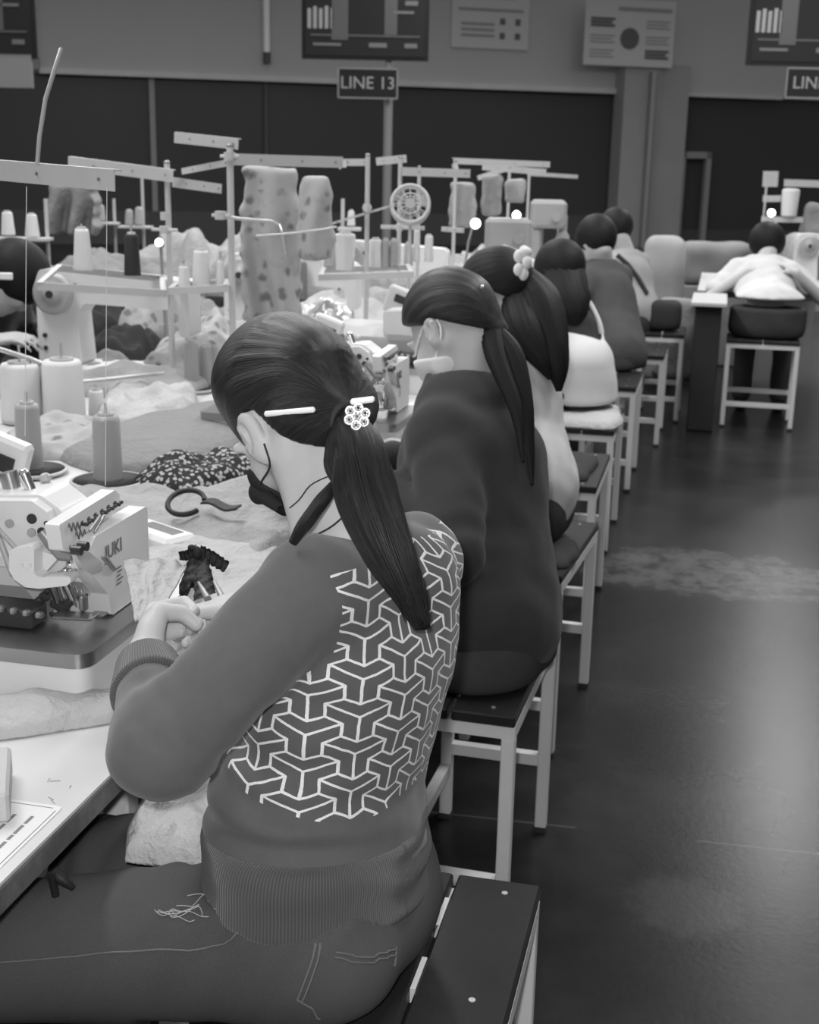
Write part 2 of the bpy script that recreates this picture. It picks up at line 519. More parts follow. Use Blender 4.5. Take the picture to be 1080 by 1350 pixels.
struct('window_1', wbox(MB(), -8, sP0 + .1, .5, HEM, -.12, .04), M['glass_dark'])
struct('window_2', wbox(MB(), sP1 - .1, 14, .3, HEM, -.12, .04), M['glass_dark'])
tr = MB(); s0_ = onwall(52, 100)[1]; wbox(tr, s0_, sP0, HEM - .02, HEM + .07, .07, .12)
struct('trim_1', tr, M['ledge'])
s1_ = onwall(1030, 122)[1]
struct('trim_2', wbox(MB(), sP1, s1_, HEM - .02, HEM + .04, .07, .08), M['ledge'])
# window bars
for k, (px, wdt) in enumerate(((203, .09), (352, .06))):
    s = onwall(px, 200)[1]
    struct('trim_%d' % (3 + k), wbox(MB(), s - wdt / 2, s + wdt / 2, .5, HEM, -.06, .06), M['frame_grey'] if k == 0 else M['wall_dark'])
# pillar of two faces with a pipe in its angle
pl = MB()
wbox(pl, sP0, onwall(852, 200)[1], 0, HEM + .5, .42, .45); wbox(pl, onwall(852, 200)[1], sP1, 0, HEM + .5, .30, .35)
struct('column_1', pl, M['pillar'])
p_, s_, z_ = onwall(853, 200, .40)
o = MB().cyl(wl(s_, .505, 0), wl(s_, .505, HEM + .35), .07).build('downpipe', M['pipe'])
tag(o, 'pale vertical pipe running up the angle of the wide pillar at the back', 'pipe')
p_, s_, z_ = onwall(891, 200, .02)
struct('trim_5', wbox(MB(), s_ - .03, s_ + .03, .3, HEM, .05, .06), M['steel_edge'])
# door frame right of the pillar
sa = onwall(893, 250)[1]; sb = onwall(932, 250)[1]; zt = onwall(915, 200)[2]
dm = MB(); wbox(dm, sa, sa + .09, 0, zt, .1, .12); wbox(dm, sb - .1, sb, 0, zt, .1, .12); wbox(dm, sa, sb, zt - .12, zt, .1, .12)
struct('door_1', dm, M['frame_grey'])
struct('wall_left', MB().box((-16.5, 11.5, 2.35), (.2, 30, 4.7)), M['wall'])
struct('wall_right', MB().box((7.6, 11.5, 2.35), (.2, 30, 4.7)), M['pillar'])
# ---------------------------------------------------------------- things on the back wall
M['tube_white'] = mat('white_plastic_tube', .85, .35)
M['tube_end'] = mat('dark_tube_end', .06, .5)
def conduit(px, y0, y1, label):
    t = thing('conduit', label, 'pipe', wl(onwall(px, 60)[1], .07, onwall(px, y1)[2]), group=None)
    bpy.context.view_layer.update()
    s = onwall(px, 60)[1]; z1 = onwall(px, y1)[2]
    MB().cyl(wl(s, .06, z1 + .18), wl(s, .06, TOPZ - .05), .055).build('tube', M['tube_white'], t)
    MB().cyl(wl(s, .06, z1), wl(s, .06, z1 + .18), .06).build('end_sleeve', M['tube_end'] if px > 200 else M['frame_grey'], t)
conduit(46, -60, 92, 'white vertical conduit on the back wall beside the leftmost dark screen')
conduit(351, -60, 84, 'white vertical conduit with a dark lower end on the bare back wall')
M['screen'] = mat('dark_screen', .035, .8, spec=.1)
M['screen_mid'] = mat('screen_grey', .16, .5)
M['screen_light'] = mat('screen_lettering', .36, .5)
M['bezel'] = mat('screen_bezel', .03, .8, spec=.1)
M['paper_board'] = mat('pale_board', .50, .6)
M['print_dark'] = mat('dark_print', .10, .6)
M['print_mid'] = mat('grey_print', .26, .6)
_h = np.array([-math.sin(YAW), math.cos(YAW), 0.])
def athd(px, py, D):
    """point on a sight line at horizontal distance D ahead"""
    d = _ray(px, py); return CP + d * (D / (d @ _h))
def upright(px, py, depth):
    """panel frame facing the camera at a point: origin + right/up axes"""
    o = athd(px, py, depth); x = np.array([CR[0], CR[1], 0.]); x /= np.linalg.norm(x); return o, x
def panel(mb, o, x, w, h, th=.03, dx=0, dz=0, dn=0):
    n = np.array([x[1], -x[0], 0.]); R = np.stack([x, -n, np.array([0, 0, 1.])], 1)
    return mb.box(o + x * dx + np.array([0, 0, dz]) + n * (dn - th / 2), (w, th, h), R=R)
def pole_to_floor(o, r, z1, label, name='sign_post', z0=0.0):
    ob = MB().cyl((o[0], o[1], z0), (o[0], o[1], z1), r).build(name, M['pipe']); return tag(ob, label, 'post')
def scoreboard(px, py, depth, wpx, hpx, label, right=False):
    o, x = upright(px, py, depth); k = depth / FPX; wv, hv = wpx * k, hpx * k
    t = thing('display_screen', label, 'screen', o); bpy.context.view_layer.update()
    panel(MB(), o, x, wv, hv, .06).build('housing', M['bezel'], t)
    panel(MB(), o, x, wv * .94, hv * .92, .01, dn=.008).build('screen', M['screen'], t)
    b = MB()
    for i in range(5):
        hh = hv * (.30, .33, .30, .34, .31)[i] * .72
        panel(b, o, x, wv * .028, hh, .004, dx=wv * (-.44 + i * .045), dz=hv * -.17 + hh / 2, dn=.013)
    b.build('bar_chart', M['screen_light'], t)
    b = MB(); n = np.array([x[1], -x[0], 0.])
    up = np.array([0, 0, 1.])
    if right: text_mb(b, '25', hv * .17, frame4(o + x * -.02 * wv + up * .40 * hv + n * .014, x, up), .001)
    for (dx, dz, ww, hh) in ((-.36, .38, .07, .12), (.02, .40, .16, .07), (.08, .22, .10, .05), (.30, .34, .12, .06), (.36, .12, .10, .05), (.30, .02, .16, .03), (.10, -.34, .14, .05), (-.30, -.34, .22, .03), (.36, -.34, .10, .05)):
        if not (right and dx in (.02,)): panel(b, o, x, wv * ww, hv * hh, .003, dx=wv * dx, dz=hv * dz, dn=.013)
    b.build('figures', M['screen_mid'], t)
    b = MB(); panel(b, o, x, wv * .13, hv * .62, .004, dx=-.2 * wv, dz=.02 * hv, dn=.013); panel(b, o, x, wv * .1, hv * .55, .004, dx=.2 * wv, dz=.05 * hv, dn=.013); panel(b, o, x, wv * .86, hv * .02, .004, dz=-.24 * hv, dn=.014)
    b.build('table_bands', M['print_dark'], t)
    return o, x
def line_sign(px, py, depth, tx, label, wpx=74, hpx=35):
    o, x = upright(px, py, depth); k = depth / FPX; n = np.array([x[1], -x[0], 0.])
    t = thing('line_sign', label, 'sign', o); bpy.context.view_layer.update()
    panel(MB(), o, x, wpx * k, hpx * k, .04).build('board', M['bezel'], t)
    rim = MB()
    for s in (-1, 1):
        panel(rim, o, x, wpx * k, .015, .01, dz=s * hpx * k / 2, dn=.006); panel(rim, o, x, .015, hpx * k, .01, dx=s * wpx * k / 2, dn=.006)
    rim.build('rim', M['frame_grey'], t)
    left = tx == 'LINE'
    text_mb(MB(), tx, hpx * k * .60, frame4(o + n * .003 - x * (wpx * k * .40 if left else 0), x, (0, 0, 1)), .003, 'LEFT' if left else 'CENTER').build('lettering', M['screen_light'], t)
    return o
DS = 14.0
scoreboard(482, 18, DS, 158, 108, 'dark production screen above the sign reading LINE 13')
so = line_sign(485, 110, DS - .06, 'LINE 13', 'small dark sign reading LINE 13 under the middle production screen')
pp = athd(511, 200, DS + .10); pole_to_floor(pp, .045, athd(511, 10, DS + .08)[2], 'grey post behind the machines carrying the LINE 13 sign')
scoreboard(1075, 22, DS, 160, 116, 'dark production screen cut off by the right edge of the photo', True)
line_sign(1076, 110, DS - .06, 'LINE', 'small dark sign under the rightmost screen, its lettering starting LIN')
pp = athd(1102, 200, DS + .10); pole_to_floor(pp, .045, athd(1102, 10, DS + .08)[2], 'grey post carrying the rightmost production screen')
scoreboard(-38, 8, DS, 156, 120, 'dark production screen cut off by the top left corner of the photo')
o, x = upright(-2, 92, DS)
panel(MB(), o, x, 84 * DS / FPX, 42 * DS / FPX, .04).build('line_sign', M['pillar'])
tag(bpy.data.objects[-1] if False else COL.objects[-1], 'plain grey panel under the leftmost dark screen', 'sign')
pp = athd(-30, 200, DS + .1); pole_to_floor(pp, .045, athd(-30, 10, DS + .1)[2], 'grey post carrying the leftmost production screen')
# pale notices
def notice(px0, py0, px1, py1, label, kind):
    p0, s0, z0 = onwall(px0, py1, .5 if kind else .03); p1, s1, z1 = onwall(px1, py0, .5 if kind else .03)
    off = .5 if kind else .03; wv, hv = s1 - s0, z1 - z0
    t = thing('notice_board', label, 'notice', wl((s0 + s1) / 2, off, z0)); bpy.context.view_layer.update()
    wbox(MB(), s0, s1, z0, z1, off, .03).build('board', M['paper_board'], t)
    ink = MB(); ink2 = MB()
    def r(mb, a, b, c, d): wbox(mb, s0 + wv * a, s0 + wv * b, z0 + hv * c, z0 + hv * d, off + .004, .004)
    if kind:
        c = wl(s0 + wv * .5, off + .004, z0 + hv * .42); ink.cyl(c, c + wn * .006, .105 * wv, n=28)
        for (a, c0) in ((.06, .58), (.06, .34), (.06, .12), (.68, .58), (.68, .34), (.68, .12)):
            for j in range(3):
                r(ink if (a < .5 and c0 > .5) or (a > .5 and c0 < .2) else ink2, a, a + .27 - .03 * (j % 2), c0 + j * .05, c0 + j * .05 + (.042 if (a < .5 and c0 > .5) or (a > .5 and c0 < .2) else .022))
        r(ink2, .36, .96, .83, .89)
    else:
        for (a, c0) in ((.62, .34), (.82, .34), (.62, .14), (.82, .14)): r(ink, a, a + .07, c0, c0 + .09)
        for j in range(3): r(ink2, .12, .55, .16 + j * .08, .2 + j * .08)
        r(ink2, .08, .92, .52, .56); r(ink2, .12, .8, .7, .74)
    ink.build('dark_print', M['print_dark'], t); ink2.build('grey_print', M['print_mid'], t)
notice(595, -28, 700, 62, 'pale notice with four small squares between screen and white notice', 0)
notice(769, 3, 892, 85, 'white notice with a dark round disc on the pillar', 1)
# ================================================================ stools and tables
M['plank'] = mat('dark_varnished_plank', .020, .34, spec=.22, var=.5, vscale=9, bump=.2, bscale=40)
M['white_steel'] = mat('white_painted_steel', .66, .45, var=.10, vscale=8)
M['screw'] = mat('bright_screw', .8, .3, metal=.8)
M['rubber'] = mat('dark_rubber_foot', .03, .8)
def make_stool(x0, x1, y0, y1, rot, label, group, h=.5, low=.14, rail=.18, seat='plank', slit_pads=True):
    c = ((x0 + x1) / 2, (y0 + y1) / 2); hw, hl = (x1 - x0) / 2, (y1 - y0) / 2
    t = thing('work_stool', label, 'stool', (c[0], c[1], 0), 0, group); bpy.context.view_layer.update()
    def W(x, y, z): return (c[0] + x, c[1] + y, z)
    e = .026; gap = .004
    pw = hw - gap
    for s in (-1, 1):
        mb = MB().box(W(s * (gap + pw / 2), 0, h - .011), (pw, hl * 2 + .01, .022), bev=.003)
        p = mb.build('seat_plank', M[seat], t)
        for yy in (-hl + .03, -.02, hl - .03):
            MB().cyl(W(s * hw * .62, yy, h - .001), W(s * hw * .62, yy, h + .0012), .0045, n=10).build('screw', M['screw'], p)
    fr = MB()
    z = h - .022 - e / 2
    for s in (-1, 1):
        fr.box(W(s * (hw - e / 2), 0, z), (e, hl * 2, e)); fr.box(W(0, s * (hl - e / 2), z), (hw * 2 - 2 * e, e, e))
    for yy in (-.12, .02, .16): fr.box(W(0, yy * hl * 4, h - .012), (.007, .07, .02))
    fr.build('seat_frame', M['white_steel'], t)
    for sx in (-1, 1):
        for sy in (-1, 1):
            lg = MB().box(W(sx * (hw - e / 2), sy * (hl - e / 2), (h - .022 - e + .012) / 2), (e, e, h - .034 - e), bev=.002).build('leg', M['white_steel'], t)
            MB().box(W(sx * (hw - e / 2), sy * (hl - e / 2), .006), (e + .002, e + .002, .012)).build('foot', M['rubber'], lg)
    for sy, zz in ((-1, low), (1, rail)):
        MB().box(W(0, sy * (hl - e / 2), zz), (hw * 2 - 2 * e, e * .9, e)).build('rail', M['white_steel'], t)
    MB().box(W(-(hw - e / 2), 0, rail - .05), (e * .9, hl * 2 - 2 * e, e)).build('rail', M['white_steel'], t)
    t.rotation_euler = (0, 0, rot)
    return t
SG = 'work stools down the aisle side of the sewing line'
make_stool(-.425, -.178, 1.13, 1.65, 0, 'nearest stool of dark planks, the woman in the patterned sweater sits on it', SG, low=.2)
make_stool(-.548, -.295, 2.225, 2.735, -.03, 'dark plank stool with white legs under the woman in black jacket', SG)
make_stool(-.555, -.30, 3.11, 3.63, -.08, 'plank stool with a folded dark cloth, under the long-haired woman in white', SG)
make_stool(-.58, -.325, 4.05, 4.55, 0, 'empty plank stool between the two women in white', SG)
make_stool(-.60, -.345, 4.98, 5.48, 0, 'stool with a white cushion under the woman in the white tank top', SG)
make_stool(-.58, -.33, 6.02, 6.52, 0, 'stool under the person in the dark grey shirt', SG)
make_stool(.075, .49, 7.80, 8.1, 0, 'white legged stool in the right aisle under the person in the pale blouse', SG, low=.14, h=.52)
make_stool(-.50, -.25, 7.1, 7.6, 0, 'farthest stool of the line, beyond the person in the dark grey shirt', SG)
# ---------------------------------------------------------------- tables
def worn_edge():
    n = nnoise(14, 5, .7); return nsmooth(n, .35, .75) * .10 + .09
M['table_white'] = mat('white_laminate', .62, .35, var=.05, vscale=5, spec=.4)
M['table_edge'] = mat('worn_brown_edge_band', .15, .6, colour=worn_edge)
M['panel_white'] = mat('white_drawer_steel', .72, .5, var=.08, vscale=4)
TX0, TX1, TZ = -1.30, -.690, .75
def make_table(y0, y1, label, x0=TX0, x1=TX1, group='white sewing tables of the long line', drawer=True, rails=True):
    t = thing('sewing_table', label, 'table', ((x0 + x1) / 2, (y0 + y1) / 2, 0), 0, group); bpy.context.view_layer.update()
    cx, cy = (x0 + x1) / 2, (y0 + y1) / 2; wx, wy = x1 - x0, y1 - y0 - .004
    MB().box((cx, cy, TZ - .002), (wx, wy, .004)).build('table_top', M['table_white'], t)
    MB().box((cx, cy, TZ - .021), (wx + .002, wy, .034), bev=.003).build('edge_band', M['table_edge'], t)
    for sx in (x0 + .12, x1 - .10):
        for sy in (y0 + .08, y1 - .08):
            MB().box((sx, sy, (TZ - .038) / 2), (.04, .04, TZ - .038), bev=.004).build('leg', M['white_steel'], t)
    for sy in (y0 + .08, y1 - .08) if rails else (): MB().box((cx, sy, .12), (wx - .26, .035, .035)).build('foot_rail', M['white_steel'], t)
    if drawer:
        MB().box((x0 + .06, cy, .39), (.012, wy - .10, .62)).build('modesty_panel', M['panel_white'], t)
    return t
ty = [.60, 1.66, 2.86, 4.05, 5.70, 7.05, 9.0]
tl = ['nearest white table with a worn brown edge and a taped paper', 'white table carrying the nearest overlock machine', 'white table in front of the woman in black jacket',
      'white table in front of the long-haired woman in white', 'white table in front of the woman in the white tank top', 'white table in front of the person in dark grey', 'farthest white table of the long line, before the person in the light grey blouse']
for i in range(6): make_table(ty[i], ty[i + 1], tl[i])
tl2 = ['nearest white table of the opposite row, under the machine with the big handwheel', 'opposite row table carrying big thread spools', 'opposite row table under the tall thread stands', 'opposite row table under the hanging flowered fabric', 'farther table of the opposite row with thread cones', 'farthest table of the opposite row']
ty2 = [2.3, 3.25, 4.2, 5.15, 6.1, 7.05, 9.0]
for i in range(6): make_table(ty2[i], ty2[i + 1], tl2[i], x0=-2.15, x1=-1.305, group='white sewing tables of the opposite row', drawer=False)
# ================================================================ people: shared materials
def skin_col():
    return (nnoise(30, 3, .6) - .5) * .06 + .50
M['skin'] = mat('skin', .5, .5, colour=skin_col, spec=.35, bump=.12, bscale=350, sss=.15)
M['nail'] = mat('nail', .55, .3)
def hair_col():
    u, v = nuv('strand')
    t = N.tree; cb = t.nodes.new('ShaderNodeCombineXYZ'); t.links.new((u * 60).s, cb.inputs[0]); t.links.new((v * 2.0).s, cb.inputs[1])
    nzn = t.nodes.new('ShaderNodeTexNoise'); nzn.inputs['Scale'].default_value = 1.0; nzn.inputs['Detail'].default_value = 4; nzn.inputs['Roughness'].default_value = .75
    t.links.new(cb.outputs[0], nzn.inputs['Vector'])
    return N(nzn.outputs[0])
M['hair'] = mat('black_hair', .012, .42, spec=.42, colour=lambda: nsmooth(hair_col(), .38, .8) * .026 + .006, bumpf=hair_col, bump=1.0)
M['hair_plain'] = mat('dark_hair', .012, .5, spec=.4, bump=.3, bscale=90)
M['black_knit'] = mat('black_mask_fabric', .022, .85, spec=.2, bump=.2, bscale=500)
M['strap_black'] = mat('black_strap', .018, .7)
def knit_bump():
    x, y, z = nobj(); return N.op('SINE', z * 1900) * .3 + nnoise(700, 2)
M['sweater'] = mat('dark_knit_sweater', .098, .9, spec=.15, var=.10, vscale=60, bumpf=knit_bump, bump=.35, sheen=.25)
def rib_bump():
    u, v = nuv('rib'); return N.op('SINE', u * 2100)
M['rib'] = mat('ribbed_knit', .085, .9, spec=.15, bumpf=rib_bump, bump=.45, sheen=.25, colour=lambda: N.op('SINE', nuv('rib')[0] * 2100) * .02 + .085)
def weave_mask():
    """interlocking three-armed lattice in white lines"""
    u, v = nuv('pattern')
    G = .0206; lw = .0035
    wob = (nnoise(45, 3, .5) - .5) * .0035
    u = u + wob
    v = v * (1 / .73) + (nnoise(38, 3, .5) - .5) * .005
    def lines(x, y):
        c = x * (1 / (G * .8660254)); k = nfl(c + .5); d = nabs(c - k) * (G * .8660254)
        m = nfl((k + 1) * (1 / 3))
        cen = nlt(nabs(k - m * 3), .5)
        t = nmodf((m * 1.5 - y * (1 / G)) + 30.0, 3.0)
        return nlt(d, lw / 2) * nlt(nabs(t - 1), cen * .5 + .53)
    a = lines(u, v)
    s3 = .8660254
    b = lines(u * -.5 - v * s3, u * s3 - v * .5)
    c = lines(u * -.5 + v * s3, u * -s3 - v * .5)
    return nmax(a, nmax(b, c))
def panel_col():
    w_ = weave_mask(); p, q = nuv('panel')
    inside = ngt(p, 0.0)
    rim = nlt(nabs(p - .001), .0012) * 0.0
    base = .10 + (nnoise(60, 3) - .5) * .02
    return base + nmax(w_ * inside, rim) * ((nnoise(400, 2) - .5) * .25 + .62)
M['pattern'] = mat('patterned_knit', .1, .9, spec=.15, colour=panel_col, bumpf=lambda: weave_mask() * .6 + nnoise(700, 2) * .5, bump=.35, sheen=.2)
def denim_col():
    n = nnoise(5, 4, .6); f = nnoise(900, 1, .5)
    p, q = nuv('wear')
    return (n - .5) * .03 + (f - .5) * .05 + .068 + p * .10
M['denim'] = mat('dark_denim', .07, .85, spec=.2, colour=denim_col, bump=.3, bscale=900)
M['thread_light'] = mat('pale_thread', .38, .8)
M['stitch'] = mat('denim_stitching', .13, .8)
M['clip_white'] = mat('white_hair_clip', .85, .25)
M['crystal'] = mat('sparkling_stones', .8, .12, metal=.6, bump=.2, bscale=200)
def unit(v): v = np.array(v, float); return v / np.linalg.norm(v)
def capsule_r(P, a, b, ra, rb): return s_tube(P, [a, b], [ra, rb])
def finger(P, pts, r): return s_tube(P, pts, r)
def hand_sdf(P, wr, d, t, m, curl, thumb=None, L=.085, k=.010, spread=1.0, sc=1.0):
    """wr wrist, d towards the fingers, t towards the thumb side, m out of the palm; curl = list of 4 (c1,c2,c3) bends in radians"""
    wr, d, t, m = (np.array(v, float) for v in (wr, d, t, m)); L = L * sc
    R = np.stack([d, t, m], 1)
    v = s_ell(P, wr + d * L * .52, (L * .62, .038 * sc, .0155 * sc), R)
    v = smin(v, s_box(P, wr + d * L * .58 , (L * .40, .034 * sc, .010 * sc), R, rad=.008), .012)
    lens = ((.043, .026, .020), (.047, .030, .021), (.043, .028, .021), (.034, .021, .018))
    fr = (.0088, .0090, .0086, .0076)
    for i in range(4):
        o = wr + d * L * (1.0, 1.03, .98, .90)[i] + t * (.027 - .018 * i) * sc
        p = [o - d * .016, o]; a = 0
        sp = (.10, .02, -.05, -.13)[i] * spread
        for j in range(3):
            a += curl[i][j]
            dr = unit(d * math.cos(a) + m * math.sin(a) + t * sp * math.cos(a)); p.append(p[-1] + dr * lens[i][j] * sc)
        r0 = fr[i] * sc
        f = s_tube(P, p, [r0 * 1.05, r0 * 1.12, r0 * .98, r0 * .92, r0 * .76])
        v = smin(v, f, .006)
    if thumb is None:
        b = wr + d * .018 * sc + t * .024 * sc + m * .006
        thumb = [b, b + (d * .022 + t * .020 + m * .014) * sc, b + (d * .046 + t * .018 + m * .030) * sc, b + (d * .062 + t * .010 + m * .042) * sc]
    v = smin(v, s_tube(P, thumb, np.array([.0165, .0128, .0108, .0085]) * sc), k)
    return v
def head_frame(f, roll=0.0):
    f = unit(f); l = unit(np.cross([0, 0, 1.], f)); u = np.cross(f, l)
    l2 = l * math.cos(roll) - u * math.sin(roll); u2 = np.cross(f, l2)
    return np.stack([f, l2, u2], 1)      # columns: forward, left, up
def head_sdf(P, c, R, s=1.0, ears=True, fine=True):
    """adult head, face forward; c = skull centre"""
    q = ((P - np.array(c, np.float32)) @ np.asarray(R, np.float32)) / s
    v = s_ell(q, (-.008, 0, .018), (.089, .075, .092))
    v = smin(v, s_ell(q, (.022, 0, -.040), (.068, .060, .085)), .03)          # face block
    v = smin(v, s_ell(q, (.052, 0, -.102), (.030, .030, .022)), .03)          # chin
    v = smin(v, s_tube(q, [(-.005, .056, -.050), (.028, .045, -.086), (.056, .012, -.108)], [.022, .019, .016]), .02)
    v = smin(v, s_tube(q, [(-.005, -.056, -.050), (.028, -.045, -.086), (.056, -.012, -.108)], [.022, .019, .016]), .02)
    v = smin(v, s_tube(q, [(.086, 0, -.005), (.104, 0, -.040), (.098, 0, -.050)], [.009, .012, .012]), .014)   # nose
    for sd in (-1, 1):
        v = smin(v, s_ell(q, (.062, sd * .040, -.040), (.028, .024, .022)), .02)      # cheek
        v = smax(v, -s_ell(q, (.094, sd * .032, -.006), (.016, .019, .012)), .014)    # socket
        v = smin(v, s_ell(q, (.076, sd * .032, -.006), (.013, .015, .010)), .004)     # eyeball under lid
        v = smin(v, s_tube(q, [(.088, sd * .014, .012), (.082, sd * .05, .012)], [.007, .006]), .014)   # brow
        if ears:
            Re = rz(sd * .42) @ rx(0)
            e = s_ell(q, (-.004, sd * .082, -.016), (.0185, .0085, .0295), ry(-.34) @ rz(sd * .22))
            e = smax(e, -s_ell(q, (.001, sd * .0885, -.014), (.0100, .0075, .018), ry(-.34)), .005)
            e = smin(e, s_ell(q, (-.001, sd * .0800, -.043), (.011, .007, .011)), .008)
            e = smin(e, s_tube(q, [(.009, sd * .081, -.026), (.002, sd * .085, -.008), (.006, sd * .083, .002)], [.0035, .0032, .003]), .004)
            v = smin(v, e, .006)
    v = smin(v, s_ell(q, (.084, 0, -.073), (.012, .022, .006)), .006)
    v = smin(v, s_ell(q, (.082, 0, -.083), (.012, .019, .007)), .006)
    return v * s
# ================================================================ the woman in the patterned sweater
fB = unit((-.97, .24, 0)); lB = unit(np.cross([0, 0, 1.], fB)); uB = np.array([0, 0, 1.])
PEL = np.array((-.425, 1.385, .59))
WAI = atd(428, 1040, 1.64); CHE = atd(470, 870, 1.615); SHO = atd(477, 775, 1.60); NEK = atd(462, 712, 1.585)
SL = atd(408, 782, 1.485); EL = atd(212, 985, 1.415); WL = atd(193, 868, 1.60)
SRr = SHO - lB * .138 - uB * .005; ER = SRr + np.array((-.12, .10, -.21)); WRr = atd(365, 806, 1.76)
_f = unit(CR * -.42 + CU * -.50 + CF * .757); _l = CR * -.72 + CU * -.33 + CF * -.61; _l = unit(_l - _f * (_l @ _f))
RH = np.stack([_f, _l, np.cross(_f, _l)], 1)
HC = atd(382, 515, 1.60) - RH @ np.array((-.006, 0, .022))
HS = 1.03
NECK_TOP = HC - RH[:, 2] * .06 - RH[:, 0] * .035
K_L = np.array((-.90, 1.21, .545)); K_R = np.array((-.75, 1.455, .54))
H_L = PEL + lB * .088 + fB * .02; H_R = PEL - lB * .088 + fB * .02
AN_L = np.array((-.86, 1.20, .09)); AN_R = np.array((-.80, 1.47, .09))
TORSO = [PEL, WAI, CHE, SHO]
def torso_field(P, grow=0.0):
    v = s_tube(P, [PEL + uB * .10, WAI, CHE, SHO - uB * .012], np.array([.163, .158, .160, .128]) + grow, np.array([.120, .112, .112, .082]) + grow, xax=lB)
    v = smin(v, s_tube(P, [SL - lB * .02, SHO - uB * .01, SRr], np.array([.060, .066, .062]) + grow), .05)
    v = smin(v, s_ell(P, CHE - fB * .045 + uB * .06 - lB * .07, (.05, .06, .09), np.stack([fB, lB, uB], 1)) - grow, .04)
    return v
def sleeve_field(P, S, E_, W_, g=0.0, cuff=.034):
    mid = E_ * .5 + W_ * .5
    v = s_tube(P, [S, S * .5 + E_ * .5, E_], np.array([.062, .058, .054]) + g)
    v = smin(v, s_tube(P, [E_, mid, W_], np.array([.055, .047, cuff]) + g), .02)
    return v
def folds(P, c, d, amp, wl, rad):
    """creases across direction d near c"""
    q = P - np.array(c, np.float32); w_ = np.exp(-(q * q).sum(-1) / (rad * rad))
    ph = q @ np.array(d, np.float32)
    return amp * w_ * np.sin(ph * (2 * math.pi / wl) + 2.2 * fbm(P, 14))
def sweater_sdf(P):
    t = torso_field(P)
    s = np.minimum(sleeve_field(P, SL, EL, WL - (WL - EL) * .14), sleeve_field(P, SRr, ER, WRr - (WRr - ER) * .14))
    v = smin(t, s, .022)
    v = v + folds(P, EL + np.array((0.01, 0.02, .015)), unit(SL - EL), .0018, .034, .08) + .0016 * fbm(P, 48, 9)
    v = v + folds(P, WAI + lB * .13, unit((.1, .1, 1)), .006, .050, .13)
    v = v + folds(P, SL - uB * .10 - lB * .03, unit((.5, .3, .6)), .003, .05, .09)
    v = v + .0022 * fbm(P, 22, 3)
    hem = -(P[..., 2] - (PEL[2] + .092 + .07 * (P - PEL.astype(np.float32)) @ fB.astype(np.float32)))        # open at the hem
    v = smax(v, hem, .012)
    nk = NEK + uB * .012
    v = smax(v, -s_tube(P, [nk - uB * .05 + fB * .0, nk + uB * .06], [.062, .064]), .010)
    return v
pB = thing('person', 'woman with a ponytail in a sweater with a white lattice pattern, sewing with head bowed', 'person', (PEL[0], PEL[1], 0))
bpy.context.view_layer.update()
# --- body: one skin surface (head, neck, arms, hands, trunk and legs under the clothes)
dW = unit(WL - EL)
hd = unit(atd(206, 822, 1.70) - atd(193, 868, 1.60)); hm = unit(CR - hd * (CR @ hd)); hm = unit(hm - CU * .12 - CF * .25); hm = unit(hm - hd * (hm @ hd)); ht = np.cross(hm, hd)
if ht @ CU < 0: ht = -ht
WLh = WL + dW * .005
rd = unit(atd(262, 797, 1.775) - WRr); rm = unit(np.array((0, 0, -1.)) - rd * rd[2] * -1); rm = unit(rm + CU * -.2); rm = unit(rm - rd * (rm @ rd)); rt = np.cross(rd, rm)
if rt @ CF > 0: pass
rt = -rt if (rt @ fB) < 0 and (rt @ lB) < 0 else rt
thL = [WLh + hd * .018 + ht * .020 + hm * .004, WLh + hd * .046 + ht * .040 + hm * .012, WLh + hd * .056 + ht * .034 + hm * .040, WLh + hd * .050 + ht * .020 + hm * .058]
def body_sdf(P):
    v = s_tube(P, [PEL, WAI, CHE, SHO - uB * .02], [.12, .12, .12, .09], [.09, .085, .085, .06], xax=lB)
    v = smin(v, s_tube(P, [SL, SHO, SRr], [.045, .05, .045]), .03)
    v = smin(v, s_tube(P, [SHO - uB * .01 + fB * .01, NEK + uB * .01, NECK_TOP], [.070, .054, .051]), .03)
    for (S, E_, W_) in ((SL, EL, WLh), (SRr, ER, WRr)):
        v = smin(v, s_tube(P, [S, E_], [.043, .037]), .02)
        v = smin(v, s_tube(P, [E_, E_ * .6 + W_ * .4, W_], [.037, .037, .0255]), .012)
    for (a, k, n) in ((H_L, K_L, AN_L), (H_R, K_R, AN_R)):
        v = smin(v, s_tube(P, [a, k], [.07, .05]), .03); v = smin(v, s_tube(P, [k, n], [.05, .035]), .02)
        v = smin(v, s_tube(P, [n - uB * .045, n - uB * .055 + np.array((-.14, .02, 0))], [.034, .026]), .02)
    v = smin(v, head_sdf(P, HC, RH, HS), .022)
    # sternomastoid cord down the left of the neck
    a = HC + RH @ np.array((-.03, .062, -.045)); v = smin(v, s_tube(P, [a, NEK + fB * .05 + lB * .035], [.012, .012]), .02)
    v = smin(v, hand_sdf(P, WLh, hd, ht, hm, [(1.1, 1.5, .9), (1.15, 1.5, .9), (1.2, 1.5, .9), (1.25, 1.5, .9)], thumb=thL), .012)
    v = smin(v, hand_sdf(P, WRr, rd, rt, rm, [(.15, .35, .3), (.25, .5, .4), (.5, .8, .5), (.7, .9, .6)]), .012)
    return v
bodyB = sculpt('body', body_sdf, (-1.10, 1.0, 0), (-.18, 1.75, 1.36), .0034, M['skin'], pB, smooth=1)
def smooth_path(pts, k=8, it=12):
    P_ = np.array(pts); q = np.concatenate([P_[i] + (P_[i + 1] - P_[i]) * np.linspace(0, 1, k)[:-1, None] for i in range(len(P_) - 1)] + [P_[-1:]])
    for _ in range(it): q[1:-1] = (q[:-2] + 2 * q[1:-1] + q[2:]) / 4
    return q
